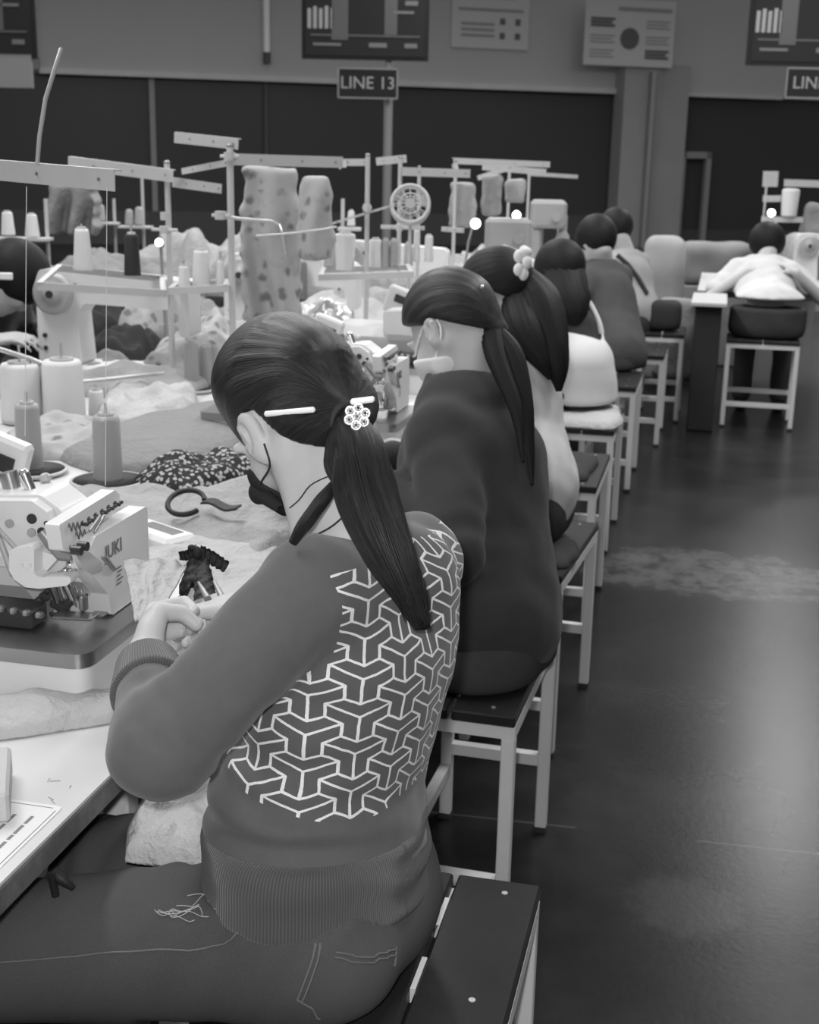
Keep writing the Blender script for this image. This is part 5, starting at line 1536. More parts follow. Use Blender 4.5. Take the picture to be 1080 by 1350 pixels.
sH = stand('farthest thread stand of the line, its arm ending over dark glass', ((698, 226), (698, 320)), 8.0, r=.008, arms=(((696, 229, 8.0), (762, 233, 8.2), 5), ((630, 235, 8.0), (664, 224, 8.0), 6)))
def tray_stand(label, px, y_top, d, x0, x1, ytray, h0=0.0):
    """thin stand with one long shelf"""
    top = atd(px, y_top, d); foot = np.array((top[0], top[1], h0)); t = thing('thread_stand', label, 'thread stand', foot, 0, 'cream thread stands over the machines'); bpy.context.view_layer.update()
    MB().cyl(foot, top, .009, n=12).build('pole', M['stand_paint'], t)
    a, b = atd(x0, ytray, d), atd(x1, ytray, d); c = (a + b) / 2
    MB().box(c - (0, 0, .010), (np.linalg.norm(b - a), .12, .012), R=rz(YAW)).build('shelf', M['stand_paint'], t)
    MB().lathe([(0, 0), (.12, 0), (.12, .012), (.02, .03), (0, .03)], c=foot, n=20).build('base', M['stand_paint'], t)
tray_stand('dim far stand with a shelf of two white cones at the left edge', 60, 262, 6.0, -8, 66, 312)
tray_stand('dim far stand with a shelf of two grey cones, behind the white cone', 150, 262, 8.0, 100, 156, 292)
tray_stand('dim far stand with a shelf of two grey cones, behind the black cone', 187, 232, 8.0, 158, 200, 297)
tray_stand('dim stand with a short shelf between the two thin poles', 452, 262, 6.0, 446, 476, 299, TZ)
# ---------------------------------------------------------------- cones and spools
M['tray_dark'] = mat('dark_felt_disc', .06, .8, var=.2, vscale=60)
M['tray_rim'] = mat('pale_disc_rim', .55, .4)
def cone(px, py_base, py_top, wb, wt, d, label, m='thread_white', group='thread cones on the stands', pin=False, disc=None, z=None, name='thread_cone'):
    k = d / FPX; b = atd(px, py_base, d) if z is None else atz(px, py_base, z)
    if z is not None: k = float((b - CP) @ CF) / FPX
    h = (py_base - py_top) * k * 1.02; rb, rt = wb * k / 2, wt * k / 2
    t = thing(name, label, 'thread spool', b, 0, group); bpy.context.view_layer.update()
    MB().lathe([(0, .001), (rb, .001), (rb * 1.0, .006), (rb * .98 + rt * .02, h * .10), (rt * 1.04, h * .93), (rt * .92, h), (rt * .4, h), (0, h)], c=b, n=22).build('thread', M[m], t)
    MB().lathe([(rt * .62, h - .004), (rt * .62, h + .007), (rt * .42, h + .007), (rt * .42, h - .004)], c=b, n=16).build('core', M['enamel_grey'], t)
    if pin: MB().cyl(b, b + (0, 0, h + pin), .0035, n=8).build('pin', M['rod_steel'], t)
    if disc:
        R_ = disc * k / 2
        MB().lathe([(0, -.010), (R_ * .9, -.010), (R_, -.004), (R_, .0), (R_ * .93, .001), (R_ * .93, -.001), (0, -.001)], c=b, n=36).build('disc', M['tray_rim'], t)
        MB().lathe([(0, .0005), (R_ * .92, .0005), (0, .0012)], c=b, n=36).build('felt', M['tray_dark'], t)
    return t
cone(143, 632, 548, 38, 34, 0, 'big grey thread cone on a dark disc, right of two', 'thread_grey', 'big grey cones on dark discs', pin=.03, disc=100, z=TZ + .012)
cone(40, 618, 533, 34, 30, 0, 'big grey thread cone on a dark disc, left of two', 'thread_grey', 'big grey cones on dark discs', pin=.03, disc=96, z=TZ + .012)
cone(85, 552, 476, 56, 50, 0, 'wide silver spool with a tall pin, right of two', 'thread_white', 'wide silver spools', pin=.05, disc=54, z=TZ + .012, name='wide_spool')
cone(30, 552, 480, 56, 50, 0, 'wide silver spool with a tall pin, left of two at the edge', 'thread_white', 'wide silver spools', pin=.05, disc=54, z=TZ + .012, name='wide_spool')
cone(128, 552, 515, 22, 18, 0, 'small spool right of the wide silver spools', 'thread_white', pin=.02, z=TZ + .002)
cone(110, 357, 304, 26, 18, 4.05, 'white cone on the second stand\'s tray', 'thread_white', pin=.015)
cone(175, 363, 311, 22, 17, 4.15, 'black cone on the second stand\'s tray', 'thread_black', pin=.03)
cone(266, 377, 332, 24, 19, 4.1, 'large white cone on the tray left of the tall pole', 'thread_white')
cone(243, 379, 352, 16, 12, 4.05, 'small white cone beside the large one on the tray', 'thread_white', pin=.02)
cone(291, 376, 345, 12, 8, 4.1, 'slim pale cone against the tall pole', 'thread_white', pin=.03)
for i, (px, m, lb) in enumerate(((373, 'thread_dark', 'left'), (386, 'thread_dark', 'middle'), (399, 'thread_dark', 'right'))):
    cone(px, 395, 347, 13, 11, 5.2, '%s one of three dark cones standing before the flowered fabric' % lb, m, 'three dark cones', z=None)
cone(253, 511, 452, 20, 18, 0, 'tall grey cone on a pale disc below the second stand, left', 'thread_grey', 'grey cones on the pale disc', z=TZ + .012, disc=66)
cone(272, 508, 456, 18, 15, 0, 'tall grey cone on a pale disc below the second stand, right', 'thread_grey', 'grey cones on the pale disc', z=TZ + .012)
for (px, b, tp, w0, w1, d, m, lb) in ((455, 357, 310, 24, 26, 4.8, 'thread_white', 'white cup-shaped cone left of the thin pole'), (495, 353, 317, 18, 15, 4.8, 'thread_white', 'bright cone just right of the thin pole'), (508, 353, 318, 12, 10, 4.8, 'thread_grey', 'grey cone second right of the thin pole'),
      (519, 352, 318, 12, 10, 4.8, 'thread_grey', 'grey cone third right of the thin pole'), (463, 298, 279, 11, 8, 6.0, 'thread_white', 'small white cone high between the poles'), (549, 345, 305, 9, 8, 5.3, 'thread_white', 'narrow white cone right of the fan stand'),
      (565, 345, 312, 12, 10, 5.3, 'thread_white', 'pale cone under the fan'), (538, 350, 322, 12, 10, 5.3, 'thread_grey', 'grey cone under the fan'), (435, 352, 322, 16, 14, 5.0, 'thread_grey', 'grey cone left of the cup-shaped cone'),
      (11, 310, 281, 18, 13, 6.0, 'thread_white', 'far white cone at the left edge'), (43, 312, 284, 19, 13, 6.0, 'thread_white', 'far white cone, second from the left edge'), (117, 291, 271, 11, 8, 8.0, 'thread_grey', 'dim cone far behind the white cone'),
      (134, 291, 272, 11, 8, 8.0, 'thread_grey', 'dim cone far behind, beside another'), (171, 296, 278, 12, 9, 8.0, 'thread_grey', 'dim cone far behind the black cone'), (184, 296, 275, 14, 10, 8.0, 'thread_grey', 'dim wider cone far behind the black cone')):
    cone(px, b, tp, w0, w1, d, lb, m)
# ---------------------------------------------------------------- round fan
fc_ = atd(541, 270, 4.95); t = thing('fan', 'round caged fan between the thread stands', 'fan', (fc_[0], fc_[1], TZ)); bpy.context.view_layer.update()
fx = CR; fz = CU; fr_ = .071
cg = MB()
for s_ in (-.018, .018):
    cg.tube([fc_ + CF * s_ + (fx * math.cos(a) + fz * math.sin(a)) * fr_ for a in np.linspace(0, 6.283, 37)[:-1]], .0075, n=6, closed=True)
    cg.tube([fc_ + CF * s_ * 1.3 + (fx * math.cos(a) + fz * math.sin(a)) * fr_ * .55 for a in np.linspace(0, 6.283, 25)[:-1]], .003, n=5, closed=True)
    for k in range(12):
        a = k * math.pi / 6; cg.tube([fc_ + CF * s_ * 1.4 + (fx * math.cos(a) + fz * math.sin(a)) * .015, fc_ + CF * s_ + (fx * math.cos(a) + fz * math.sin(a)) * fr_], .002, n=5)
cg.build('cage', M['stand_paint'], t)
MB().cyl(fc_ + CF * .03, fc_ - CF * .028, .02, n=16).build('motor', M['enamel_grey'], t)
for k in range(3):
    a = k * 2.094 + .3
    MB().grid(lambda u, v, a=a: fc_ + (fx * math.cos(a + (v - .5) * 1.1 * u) + fz * math.sin(a + (v - .5) * 1.1 * u)) * (.016 + .046 * u) + CF * (.010 * (v - .5)), 6, 6).build('blade', M['enamel_grey'], t)
MB().cyl((fc_[0], fc_[1], TZ), fc_ - CU * fr_, .007, n=10).lathe([(0, 0), (.05, 0), (.05, .012), (0, .015)], c=(fc_[0], fc_[1], TZ), n=18).build('base', M['stand_paint'], t)
# ================================================================ cloth, bags, boxes
def crease():
    n = nnoise(11, 5, .6); m_ = nnoise(26, 4, .6); return N.op('PINGPONG', n * 6.0, 1.0) * .6 + N.op('PINGPONG', m_ * 5.0, 1.0) * .4
def cmat(nm, g, var=.1, vs=8):
    m = mat(nm, g, .85, spec=.2, var=var, vscale=vs, bumpf=crease, bump=.9)
    for n in m.node_tree.nodes:
        if n.type == 'BUMP': n.inputs['Distance'].default_value = .006
    return m
M['cloth_pale'] = cmat('pale_grey_cloth', .36)
M['cloth_light'] = cmat('light_cloth', .47)
M['cloth_mid'] = cmat('mid_grey_cloth', .25)
M['cloth_dark'] = mat('dark_cloth', .035, .85, spec=.15, var=.2, vscale=10)
def dots():
    v = nvor(85); return nlt(v + (nnoise(120, 2) - .5) * .5, .40) * .40 * ngt(nnoise(30, 2), .36) + .03
M['cloth_dots'] = mat('black_cloth_with_white_spots', .1, .85, spec=.2, colour=dots)
def floral():
    v = nvor(19); n = nnoise(17, 4, .65); return .40 - (1 - nsmooth(v + (n - .5) * 1.1, .12, .42)) * .22 - nsmooth(n, .5, .8) * .08
M['cloth_floral'] = mat('flowered_cloth', .5, .85, spec=.2, colour=floral, bump=.2, bscale=200)
M['black_lace'] = mat('black_ribbon', .014, .6, spec=.4, bump=.4, bscale=300)
M['paper'] = mat('white_paper', .78, .6, spec=.3)
M['ink'] = mat('printed_ink', .22, .7)
M['plastic_film'] = mat('clear_plastic_bag', .55, .14, spec=.7, bump=.5, bscale=30, coat=.5)
M['card'] = mat('grey_carton', .48, .7)
M['tub_white'] = mat('white_tub_plastic', .6, .4)
M['sack'] = mat('woven_sack', .34, .8, var=.15, vscale=6, bump=.3, bscale=60)
M['bale'] = mat('pressed_fabric_bale', .22, .85, var=.3, vscale=5, bump=.3, bscale=40)
def heap(name, label, c, sx, sy, h, m, seed, rot=0.0, cat='cloth', group=None, fold=.35, z0=TZ, nu=64, nv=64, edge=.5, lift=None, extra=None, freq=7.0):
    """rumpled cloth lying on the table: a closed body with folded top and irregular outline"""
    R_ = rz(rot); rng = random.Random(seed); o1, o2 = rng.random() * 40, rng.random() * 40
    def fn(u, v):
        a, b = u * 2 - 1, v * 2 - 1
        r = math.sqrt(a * a + b * b); th = math.atan2(b, a)
        # square parameter to a soft outline
        m_ = max(abs(a), abs(b)) + 1e-6; k = 1 - edge * (1 - m_ / max(r, 1e-6)) * 1.0
        wob = 1 + .16 * nz(math.cos(th) * 1.6 + o1, math.sin(th) * 1.6 + o2, 3)
        x, y = a * k * wob * sx / 2, b * k * wob * sy / 2
        e = max(0.0, 1 - m_ ** 3) ** .45
        f = nz(x * freq + o1, y * freq + o2, 1.0) * .6 + nz(x * freq * 2.3 + o2, y * freq * 2.3 + o1, 5.0) * .35
        rd = 1 - abs(nz(x * freq * .8 + y * 2.0 + o2, y * freq * .5 - x * 2 + o1, 9.0)) * 2
        z = h * e * (.62 + fold * (f + .6 * rd * .6)) + .004
        z = max(z, .003)
        p = R_ @ np.array((x, y, 0)) + np.array(c[:2] + (0,)) if isinstance(c, tuple) else R_ @ np.array((x, y, 0)) + np.array((c[0], c[1], 0))
        return (p[0], p[1], z0 + z + (lift(a, b) if lift else 0))
    mb = MB(); w = nu + 1
    top = np.array([fn(i / nu, j / nv) for j in range(nv + 1) for i in range(nu + 1)])
    bot = top.copy(); bot[:, 2] = z0 + .0008 if lift is None else top[:, 2] - .004
    k = len(top); f = []
    for j in range(nv):
        for i in range(nu):
            q = (j * w + i, j * w + i + 1, (j + 1) * w + i + 1, (j + 1) * w + i); f.append(q); f.append(tuple(x + k for x in q[::-1]))
    bd = [i for i in range(nu)] + [nu + j * w for j in range(nv)] + [nv * w + i for i in range(nu, 0, -1)] + [j * w for j in range(nv, 0, -1)]
    for a in range(len(bd)): i, j = bd[a], bd[(a + 1) % len(bd)]; f.append((j, i, i + k, j + k))
    mb.add(np.concatenate([top, bot]), f, True)
    o = mb.build(name, M[m]); origin(o, (c[0], c[1], z0))
    return tag(o, label, cat, group)
def on_table(px, py, z=TZ): p = atz(px, py, z); return (p[0], p[1])
# front of the nearest machine
heap('cloth', 'crumpled pale cloth on the bare table in front of the nearest machine', on_table(36, 948), .30, .12, .035, 'cloth_light', 3, rot=.55, fold=.5, freq=14, edge=.7)
# work on the table between machine and head
heap('cloth', 'light cloth strewn beside the nearest machine under the black bow', on_table(255, 770), .30, .62, .040, 'cloth_light', 4, rot=.2, fold=.6, freq=9)
heap('cloth', 'pale cloth heaped under the bowed head', on_table(330, 690), .34, .62, .075, 'cloth_pale', 5, rot=-.1, fold=.7, freq=8)
heap('cloth', 'pale cloth in loose folds left of the white packet', on_table(150, 690), .34, .46, .05, 'cloth_pale', 6, rot=.3, fold=.7, freq=9)
heap('cloth', 'smooth grey cloth spread in a wide heap behind the spotted fabric', on_table(245, 580), .40, .85, .085, 'cloth_mid', 7, rot=-.1, fold=.25, freq=3.5)
heap('cloth', 'black cloth with white spots bunched on the table', on_table(268, 630), .20, .36, .065, 'cloth_dots', 8, rot=-.35, fold=.6, freq=9)
heap('cloth', 'pale patterned rags behind the two dark discs', on_table(105, 585), .40, .40, .06, 'cloth_floral', 9, rot=.2, fold=.8, freq=10)
heap('cloth', 'light bundle of cloth right of the small spool', on_table(200, 545), .30, .50, .09, 'cloth_light', 10, rot=.4, fold=.7, freq=8)
heap('cloth', 'rumpled pale cloth left of the tall pole, under the grey cones', on_table(180, 512), .45, .40, .08, 'cloth_pale', 11, rot=.1, fold=.7, freq=6)
heap('cloth', 'heap of pale cloth at the foot of the tall pole', on_table(300, 480), .50, .80, .16, 'cloth_floral', 12, rot=.1, fold=.7, freq=7)
heap('plastic_bag', 'shiny clear plastic bag of white pieces just above the bowed head', on_table(395, 452), .50, .80, .20, 'plastic_film', 13, rot=.2, cat='bag', fold=.5, freq=7)
heap('cloth', 'pale cloth piled beneath the lockstitch machine between the heads', on_table(470, 420), .5, 1.0, .12, 'cloth_light', 14, fold=.7, freq=6)
heap('cloth', 'pale cloth piled far down the line beneath the fan', on_table(560, 370), .55, 1.2, .16, 'cloth_pale', 15, fold=.8, freq=6)
heap('cloth', 'pale cloth piled beneath the far lamps', on_table(640, 374), .5, .8, .22, 'cloth_floral', 16, fold=.8, freq=6)
heap('cloth', 'pale cloth in front of the woman in the black jacket', on_table(520, 590), .30, .55, .06, 'cloth_light', 18, fold=.6, freq=9)
# white packet with a label
c = atz(206, 706, TZ + .03); R_ = rz(.55) @ rx(-.28) @ ry(.10)
t = thing('packet', 'white folded packet with a grey label lying right of the machine front', 'packet', (c[0], c[1], TZ)); bpy.context.view_layer.update()
MB().box(c, (.075, .17, .030), R=rz(1.05), bev=.008).build('wrapper', M['paper'], t)
MB().box(c + rz(1.05) @ np.array((.008, -.01, .0155)), (.028, .10, .001), R=rz(1.05)).build('label', M['cloth_mid'], t)
# piece being sewn, drawn up between fist and machine
_tl, _tr, _bl, _br = atd(163, 736, 1.90), atd(252, 738, 2.02), atd(178, 818, 1.745), atd(212, 806, 1.755)
def _piece(u, v):
    p = (_tl * (1 - u) + _tr * u) * (1 - v) + (_bl * (1 - u) + _br * u) * v
    f = math.sin(u * 15 + 2.2 * nz(u * 2, v * 3, 4)) * .010 * (1.05 - v * .8) + .008 * nz(u * 6, v * 5, 8) + .004 * nz(u * 14, v * 11, 3)
    return p - CF * (f + .012 * math.sin(u * math.pi) * math.sin(v * math.pi)) + np.array((0, 0, .010 * nz(u * 5, 3, 1) * (1 - v)))
o = MB().sheet(_piece, 60, 40, .003).build('cloth', M['cloth_light']); origin(o, _bl); tag(o, 'light cloth gathered between the left fist and the lettered machine front', 'cloth')
# black bow with tails held in the right hand
bw = [(268, 738, 2.05)]
t = thing('ribbon_bow', 'black ribbon bow with two tails, held at the fingertips of the right hand', 'ribbon', atd(265, 775, 2.0)); bpy.context.view_layer.update()
def strip(pix, wpx, seed=0):
    """ribbon with ruffled edge along picture-measured points"""
    P_ = np.array([atd(*p) for p in pix]); n = 24; q = []
    for i in range(n + 1):
        s = i / n * (len(P_) - 1); k = min(int(s), len(P_) - 2); q.append(P_[k] * (1 - (s - k)) + P_[k + 1] * (s - k))
    q = np.array(q)
    for _ in range(2): q[1:-1] = (q[:-2] + 2 * q[1:-1] + q[2:]) / 4
    vs = []
    for i, p in enumerate(q):
        T = unit(q[min(i + 1, n)] - q[max(i - 1, 0)]); s_ = unit(np.cross(T, CF)); w = (wpx[0] + (wpx[1] - wpx[0]) * i / n) * pix[0][2] / FPX / 2
        w *= 1 + .06 * math.sin(i * 1.7 + seed) + .04 * math.sin(i * 4.7)
        for k in (-1, -.3, .4, 1): vs.append(p + s_ * w * k + CF * (.004 * math.sin(i * 1.3 + k * 2 + seed)))
    f = [(i * 4 + k, i * 4 + k + 1, i * 4 + k + 5, i * 4 + k + 4) for i in range(n) for k in range(3)]
    v2 = np.array(vs) + CF * .0018; m_ = len(vs)
    f2 = [tuple(x + m_ for x in g[::-1]) for g in f]
    ed = [(i * 4 + 4, i * 4, i * 4 + m_, i * 4 + 4 + m_) for i in range(n)] + [(i * 4 + 3, i * 4 + 7, i * 4 + 7 + m_, i * 4 + 3 + m_) for i in range(n)]
    return np.concatenate([vs, v2]), f + f2 + ed
for nm, pix, wp, sd in (('loop', [(262, 726, 2.0), (248, 732, 1.99), (236, 733, 1.98)], (18, 11), 1), ('loop', [(262, 728, 2.0), (280, 736, 1.98), (299, 748, 1.97)], (20, 15), 2),
                       ('tail', [(256, 735, 1.99), (252, 755, 1.96), (246, 777, 1.93), (250, 779, 1.93)], (14, 26), 3), ('tail', [(264, 735, 1.99), (268, 760, 1.94), (270, 787, 1.89)], (18, 30), 4)):
    v, f = strip(pix, wp, sd); MB().add(v, f, True).build(nm, M['black_lace'], t)
MB().ball(atd(260, 729, 1.985), (.008, .006, .011), n=14, m=9).ball(atd(253, 722, 1.985), (.007, .005, .005), n=10, m=7).build('knot', M['black_lace'], t)
# tweezers in the right hand
t = thing('tweezers', 'grey tweezers held against the black ribbon', 'tweezers', atd(275, 790, 1.86)); bpy.context.view_layer.update()
for (a, b) in (((262, 768, 1.86), (274, 790, 1.82)), ((282, 766, 1.86), (294, 790, 1.82))):
    A, B_ = atd(*a), atd(*b); MB().tube([A, (A + B_) / 2, B_], [.002, .004, .0055], n=8).build('prong', M['mid_metal'], t)
# black strap loop
c = atz(275, 668, TZ + .07); t = thing('strap', 'black elastic strap in a loop on the pale cloth', 'strap', c); bpy.context.view_layer.update()
MB().tube([c + rz(.2) @ np.array((-.045 + math.cos(a) * .036, math.sin(a) * .05, .008 + .012 * math.sin(a))) for a in np.linspace(.2, 5.6, 22)], .0055, n=6).build('loop', M['black_lace'], t)
MB().sheet(lambda u, v: c + np.array((-.01 + u * .085, (v - .5) * .035 - u * .03, .012 + .004 * math.sin(u * 7))), 12, 4, .004).build('tail', M['black_lace'], t)
# taped paper and carton on the near table
t = thing('paper_sheet', 'printed paper sheet taped to the near table corner', 'paper', (-.76, 1.12, TZ)); bpy.context.view_layer.update()
q = [atz(x, y, TZ) for (x, y) in ((0, 1163), (82, 1077), (75, 1071), (20, 1067))]
px1 = -.705; MB().prism(rounded([(-.99, .93), (px1, .93), (px1, 1.262), (-.99, 1.262)], .008, 4), TZ + .0004, TZ + .0012).build('sheet', M['paper'], t)
random.seed(3)
for r in range(9):
    if r in (0, 2): ik = MB()
    x = -.728 - r * .022 - (.018 if r > 1 else 0); y = .945
    while y < (1.235 if r < 3 else 1.20):
        L = random.uniform(.006, .022); ik.box((x, y + L / 2, TZ + .0014), (.0042, L, .0004)); y += L + random.uniform(.003, .006)
    if r in (1, 8): ik.build('print', M['ink'], t)
bd_ = MB(); bd_.box((px1 - .004, 1.10, TZ + .0014), (.0010, .30, .0003)); bd_.box((-.85, 1.255, TZ + .0014), (.27, .0012, .0003)); bd_.build('border_line', M['ink'], t)
mk_ = MB(); random.seed(8)
for k in range(5):
    p = atz(random.uniform(62, 108), random.uniform(1020, 1062), TZ); mk_.tube([p + np.array((0, 0, .0006)), p + np.array((random.uniform(-.012, .012), random.uniform(.003, .010), .0006))], .0004, n=4)
o = mk_.build('pen_mark', M['ink']); tag(o, 'faint pen strokes on the white table top near its edge', 'pen marks')
c = atz(-8, 1078, TZ); o = MB().box((c[0] - .075, c[1] + .01, TZ + .02), (.16, .13, .038), R=rz(.5), bev=.004).build('carton', M['card']); origin(o, (c[0] - .06, c[1] + .05, TZ)); tag(o, 'grey carton corner at the left edge of the near table', 'box')
# cloth on her lap and under the table
heap('cloth', 'white cloth lying over the woman\'s lap below the table edge', tuple(atz(248, 1050, .70)[:2]), .15, .17, .065, 'cloth_light', 21, rot=.2, fold=.6, freq=14, z0=.645)
# black lace hanging from the table edge
t = thing('strap_scrap', 'frayed dark strap hanging under the table edge by the knee', 'strap', atx(80, 1150, -.70)); bpy.context.view_layer.update()
MB().tube([atx(x, y, X) for (x, y, X) in ((66, 1155, -.70), (72, 1150, -.70), (80, 1158, -.69), (96, 1170, -.68))], [.006, .008, .007, .004], n=7).tube([atx(x, y, -.70) for (x, y) in ((67, 1152), (70, 1165), (73, 1180))], .005, n=7).build('strap', M['black_lace'], t)
# ---------------------------------------------------------------- hanging garments
def hanging(label, px0, px1, py0, py1, d, m, seed, th=.07, rod=True, sway=0.0, name='garment', bulge=0.0):
    top = atd((px0 + px1) / 2, py0, d); bot = atd((px0 + px1) / 2, py1, d); k = d / FPX; w_ = (px1 - px0) * k / 2; zt, zb = top[2], bot[2]
    c = (top + bot) / 2; hh = (zt - zb) / 2
    X = unit(np.array((CR[0], CR[1], 0))); Y = np.array((-X[1], X[0], 0)); R_ = np.stack([X, Y, np.array((0, 0, 1.))], 1)
    def fn(P):
        q = (P - c.astype(np.float32)) @ R_.astype(np.float32)
        x, y, z = q[..., 0], q[..., 1], q[..., 2]
        s = (z / hh) * .5 + .5
        wz = w_ * (.92 + .08 * np.sin(np.clip(1 - s, 0, 1) * 2.2)) * (1 + .05 * np.sin(z * 19 + seed) + .05 * np.sin(z * 47 + seed * 2) + .04 * np.sin(z * 90 + x * 20))
        y = y + .35 * th * np.sin(x * (48 + 3 * math.sin(seed)) + 1.5 * np.sin(z * 7 + seed)) * np.clip(1.3 - s, .2, 1) + bulge * s
        v = s_box(np.stack([x / np.maximum(wz, .01) * w_, y, z], -1), (0, 0, 0), (w_, th * .5, hh), rad=min(.018, th * .3))
        return v * .7 + .004 * fbm(P, 18, seed)
    o = sculpt(name, fn, c - np.array((w_ * 1.6 + .05, w_ * 1.6 + .05, hh + .06)), c + np.array((w_ * 1.6 + .05, w_ * 1.6 + .05, hh + .06)), .012, M[m], None, smooth=1)
    origin(o, (c[0], c[1], zb)); return tag(o, label, 'garment')
hanging('flowered pale garment hanging in long folds from the third thread stand', 320, 398, 220, 425, 4.38, 'cloth_floral', 1.0, th=.085)
hanging('flowered garment bunched right of the long one, bulging at its middle', 392, 438, 230, 345, 4.22, 'cloth_floral', 2.3, th=.08)
hanging('grey garment hanging far behind the white cone', 66, 130, 243, 310, 7.5, 'cloth_mid', 3.1, th=.2)
hanging('white garment hanging right of the fan', 592, 628, 240, 300, 6.55, 'cloth_pale', 4.2, th=.12)
hanging('twisted white garment hanging at the middle of the far stand', 634, 662, 230, 285, 6.6, 'cloth_pale', 5.1, th=.10)
hanging('small pale garment hanging beside the twisted one', 666, 692, 236, 268, 6.9, 'cloth_pale', 6.3, th=.10)
# far bits: boxy machine heads at the end of the line
for (x0, y0, x1, y1, d, lb) in ((640, 288, 700, 330, 6.9, 'pale machine head under the left far lamp'), (700, 264, 746, 300, 7.4, 'pale boxy machine head at the right end of the far cluster'), (736, 280, 746, 335, 7.5, 'slim pale machine column at the end of the far cluster')):
    a, b = atd(x0, y0, d), atd(x1, y1, d); c = (a + b) / 2; k = d / FPX
    t = thing('sewing_machine', lb, 'sewing machine', (c[0], c[1], TZ), 0, 'pale machine heads at the far end'); bpy.context.view_layer.update()
    w_, h_ = (x1 - x0) * k, (y1 - y0) * k
    MB().box(c, (w_, .16, h_), R=rz(YAW * 1.0), bev=.02).build('housing', M['cloth_pale'] if False else M['enamel_grey'], t)
    MB().box((c[0] - w_ * .3, c[1], (TZ + c[2] - h_ / 2) / 2), (w_ * .3, .12, c[2] - h_ / 2 - TZ), bev=.01).build('column', M['enamel_grey'], t)
    MB().cyl(c + (w_ * .3, -.09, -h_ * .1), c + (w_ * .3, -.06, -h_ * .1), h_ * .16, n=18).build('handwheel', M['enamel_grey'], t)
# ---------------------------------------------------------------- across the aisle
def loaf(name, label, cat, c, r, m, R=None, amp=.02, f=9, seed=1.0, h=.018, flat=True):
    c = np.array(c, float); r = np.array(r, float)
    def fn(P):
        v = s_box(P, c, r, R, rad=min(r) * .55) + amp * fbm(P, f, seed); return smax(v, (c[2] - r[2] + .004) - P[..., 2], .01)
    o = sculpt(name, fn, c - r * 1.5 - .08, c + r * 1.5 + .08, h, M[m], None, smooth=1); origin(o, (c[0], c[1], c[2] - r[2])); return tag(o, label, cat)
t = thing('side_table', 'narrow side table with a pale top and dark base left of the pale blouse', 'table', (-.04, 7.85, 0)); bpy.context.view_layer.update()
MB().box((-.04, 7.85, TZ - .012), (.20, .60, .024), bev=.004).build('table_top', M['card'], t)
MB().box((-.04, 7.85, (TZ - .024) / 2), (.15, .50, TZ - .024), bev=.01).build('base', M['cloth_dark'], t)
make_table(8.3, 9.7, 'table carrying the machine across the aisle, before the pale blouse', x0=-.12, x1=1.3, group=None, drawer=False, rails=False)
q = atd(944, 340, 10.6); loaf('fabric_bale', 'wide grey fabric bale standing before the dark doorway', 'bale', (q[0], 10.45, q[2]), (.28, .16, .16), 'bale', R=rz(.1), amp=.012, f=12)
qb = q[2] - .16
o = MB().box((q[0], 10.45, qb / 2), (.66, .40, qb - .004), bev=.01).build('crate', M['bale']); origin(o, (q[0], 10.45, 0)); tag(o, 'dark crate under the wide grey fabric bale', 'crate')
q = atd(874, 375, 9.0); loaf('sack', 'tall pale sack standing beside the farthest worker', 'sack', (q[0], q[1], .52), (.14, .13, .50), 'sack', amp=.02, f=9, seed=2)
q = atz(892, 497, 0); t = thing('plastic_tub', 'white rimmed tub with dark contents on the floor beyond the stools', 'tub', q); bpy.context.view_layer.update()
MB().lathe([(0, .0), (.11, .0), (.14, .10), (.155, .16), (.160, .165), (.150, .17), (.135, .10), (.105, .01), (0, .01)], c=q, n=28).build('tub_wall', M['tub_white'], t)
MB().lathe([(0, .12), (.137, .12), (0, .135)], c=q, n=24).build('contents', M['cloth_dots'], t)
q = atd(862, 412, 7.95); loaf('bag', 'dark bag beside the person in dark grey', 'bag', (q[0] + .07, q[1] - .1, q[2]), (.10, .10, .09), 'cloth_dark', amp=.015, seed=3)
q2 = (q[0] + .07, q[1] - .1, q[2] - .09)
make_stool(q2[0] - .13, q2[0] + .13, q2[1] - .2, q2[1] + .2, 0, 'stool holding the dark bag beyond the line', SG, h=q2[2] - .001)
q = atd(893, 430, 8.3); loaf('bag', 'grey patterned cloth bag hanging down beside the tub', 'bag', (q[0], q[1], .42), (.14, .10, .26), 'cloth_mid', amp=.02, seed=5)
q = atd(1066, 380, 8.7); loaf('cloth_pile', 'pale cloth pile on the table right of the pale blouse', 'cloth', (q[0] + .1, q[1], TZ + .16), (.26, .20, .16), 'cloth_pale', amp=.04, f=10, seed=7)
flatbed('white lockstitch machine across the aisle under a lit lamp', (.55, 8.85, TZ), .1)
q = atd(1052, 290, 8.95); loaf('cloth_pile', 'grey cloth hung over the machine across the aisle', 'cloth', (q[0] + .17, q[1], q[2]), (.14, .10, .12), 'cloth_mid', amp=.03, f=11, seed=9)
stand('thread stand across the aisle at the right edge', ((1012, 232), (1012, 340)), 9.1, r=.008, arms=(((1006, 236, 9.1), (1026, 236, 9.1), 20), ((1034, 241, 9.0), (1095, 243, 9.0), 9), ((1006, 262, 9.0), (1030, 262, 9.0), 8), ((1004, 289, 8.9), (1064, 290, 8.9), 7)))
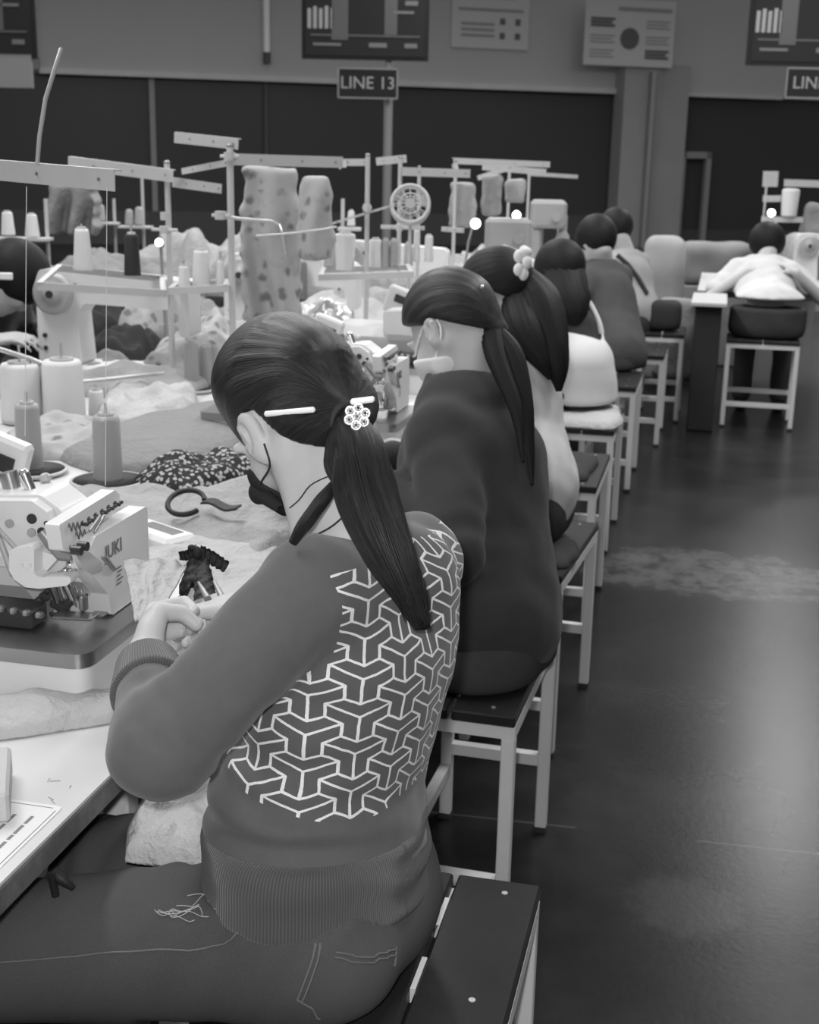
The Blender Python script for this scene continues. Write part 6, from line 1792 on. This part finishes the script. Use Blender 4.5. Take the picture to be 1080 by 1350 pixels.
t = cone(1040, 285, 251, 20, 22, 8.9, 'white cone catching the light on the stand across the aisle', 'thread_white')
lamp(1017, 281, 8.6, .024, 'lit lamp across the aisle near the right edge', (.42, 8.75, TZ))
# things on the stools
heap('cloth', 'folded dark cloth on the stool under the long-haired woman', (-.40, 3.28), .20, .26, .025, 'cloth_dark', 31, z0=.5, fold=.3, freq=8, nu=24, nv=24)
heap('cloth', 'dark cloth hanging on the empty plank stool', (-.45, 4.30), .20, .40, .03, 'cloth_dark', 32, z0=.5, fold=.3, freq=8, nu=24, nv=24)
heap('cushion', 'white cushion on the stool under the white tank top', (-.47, 5.20), .27, .46, .06, 'cloth_light', 33, cat='cushion', z0=.5, fold=.15, freq=6, nu=24, nv=24)
# farther clutter behind the opposite row
for k, (px, py, sx, sy, h, m, lb) in enumerate(((150, 350, .9, .8, .22, 'cloth_mid', 'grey cloth heap far behind the cones'), (265, 340, .8, .9, .30, 'cloth_pale', 'pale cloth heap far behind the tall pole'), (430, 345, .7, .9, .18, 'cloth_mid', 'grey cloth heap far behind the thin pole'))):
    p = atz(px, py + 40, TZ); heap('cloth', lb, (p[0], p[1]), sx, sy, h, m, 40 + k, fold=.8, freq=5, nu=40, nv=40)

for k, (px, py, sx, sy, h, m, lb) in enumerate(((140, 440, .22, .6, .17, 'cloth_dark', 'dark cloth bunch right of the big handwheel'), (168, 470, .20, .40, .12, 'cloth_dark', 'dark cloth bunch above the long steel rod'), (197, 446, .14, .40, .17, 'cloth_floral', 'pale patterned cloth against the second stand\'s pole'),
      (130, 490, .16, .30, .06, 'cloth_mid', 'grey cloth just above the steel rod, right of the silver spools'), (255, 440, .25, .6, .14, 'cloth_mid', 'grey cloth bunch between the two nearest tall poles'), (235, 425, .18, .5, .16, 'cloth_dark', 'dark cloth in the gap below the white cones'), (345, 415, .25, .7, .13, 'cloth_dark', 'dark cloth at the foot of the flowered garment'))):
    heap('cloth', lb, on_table(px, py), sx, sy, h, m, 60 + k, fold=.8, freq=9, nu=36, nv=36)
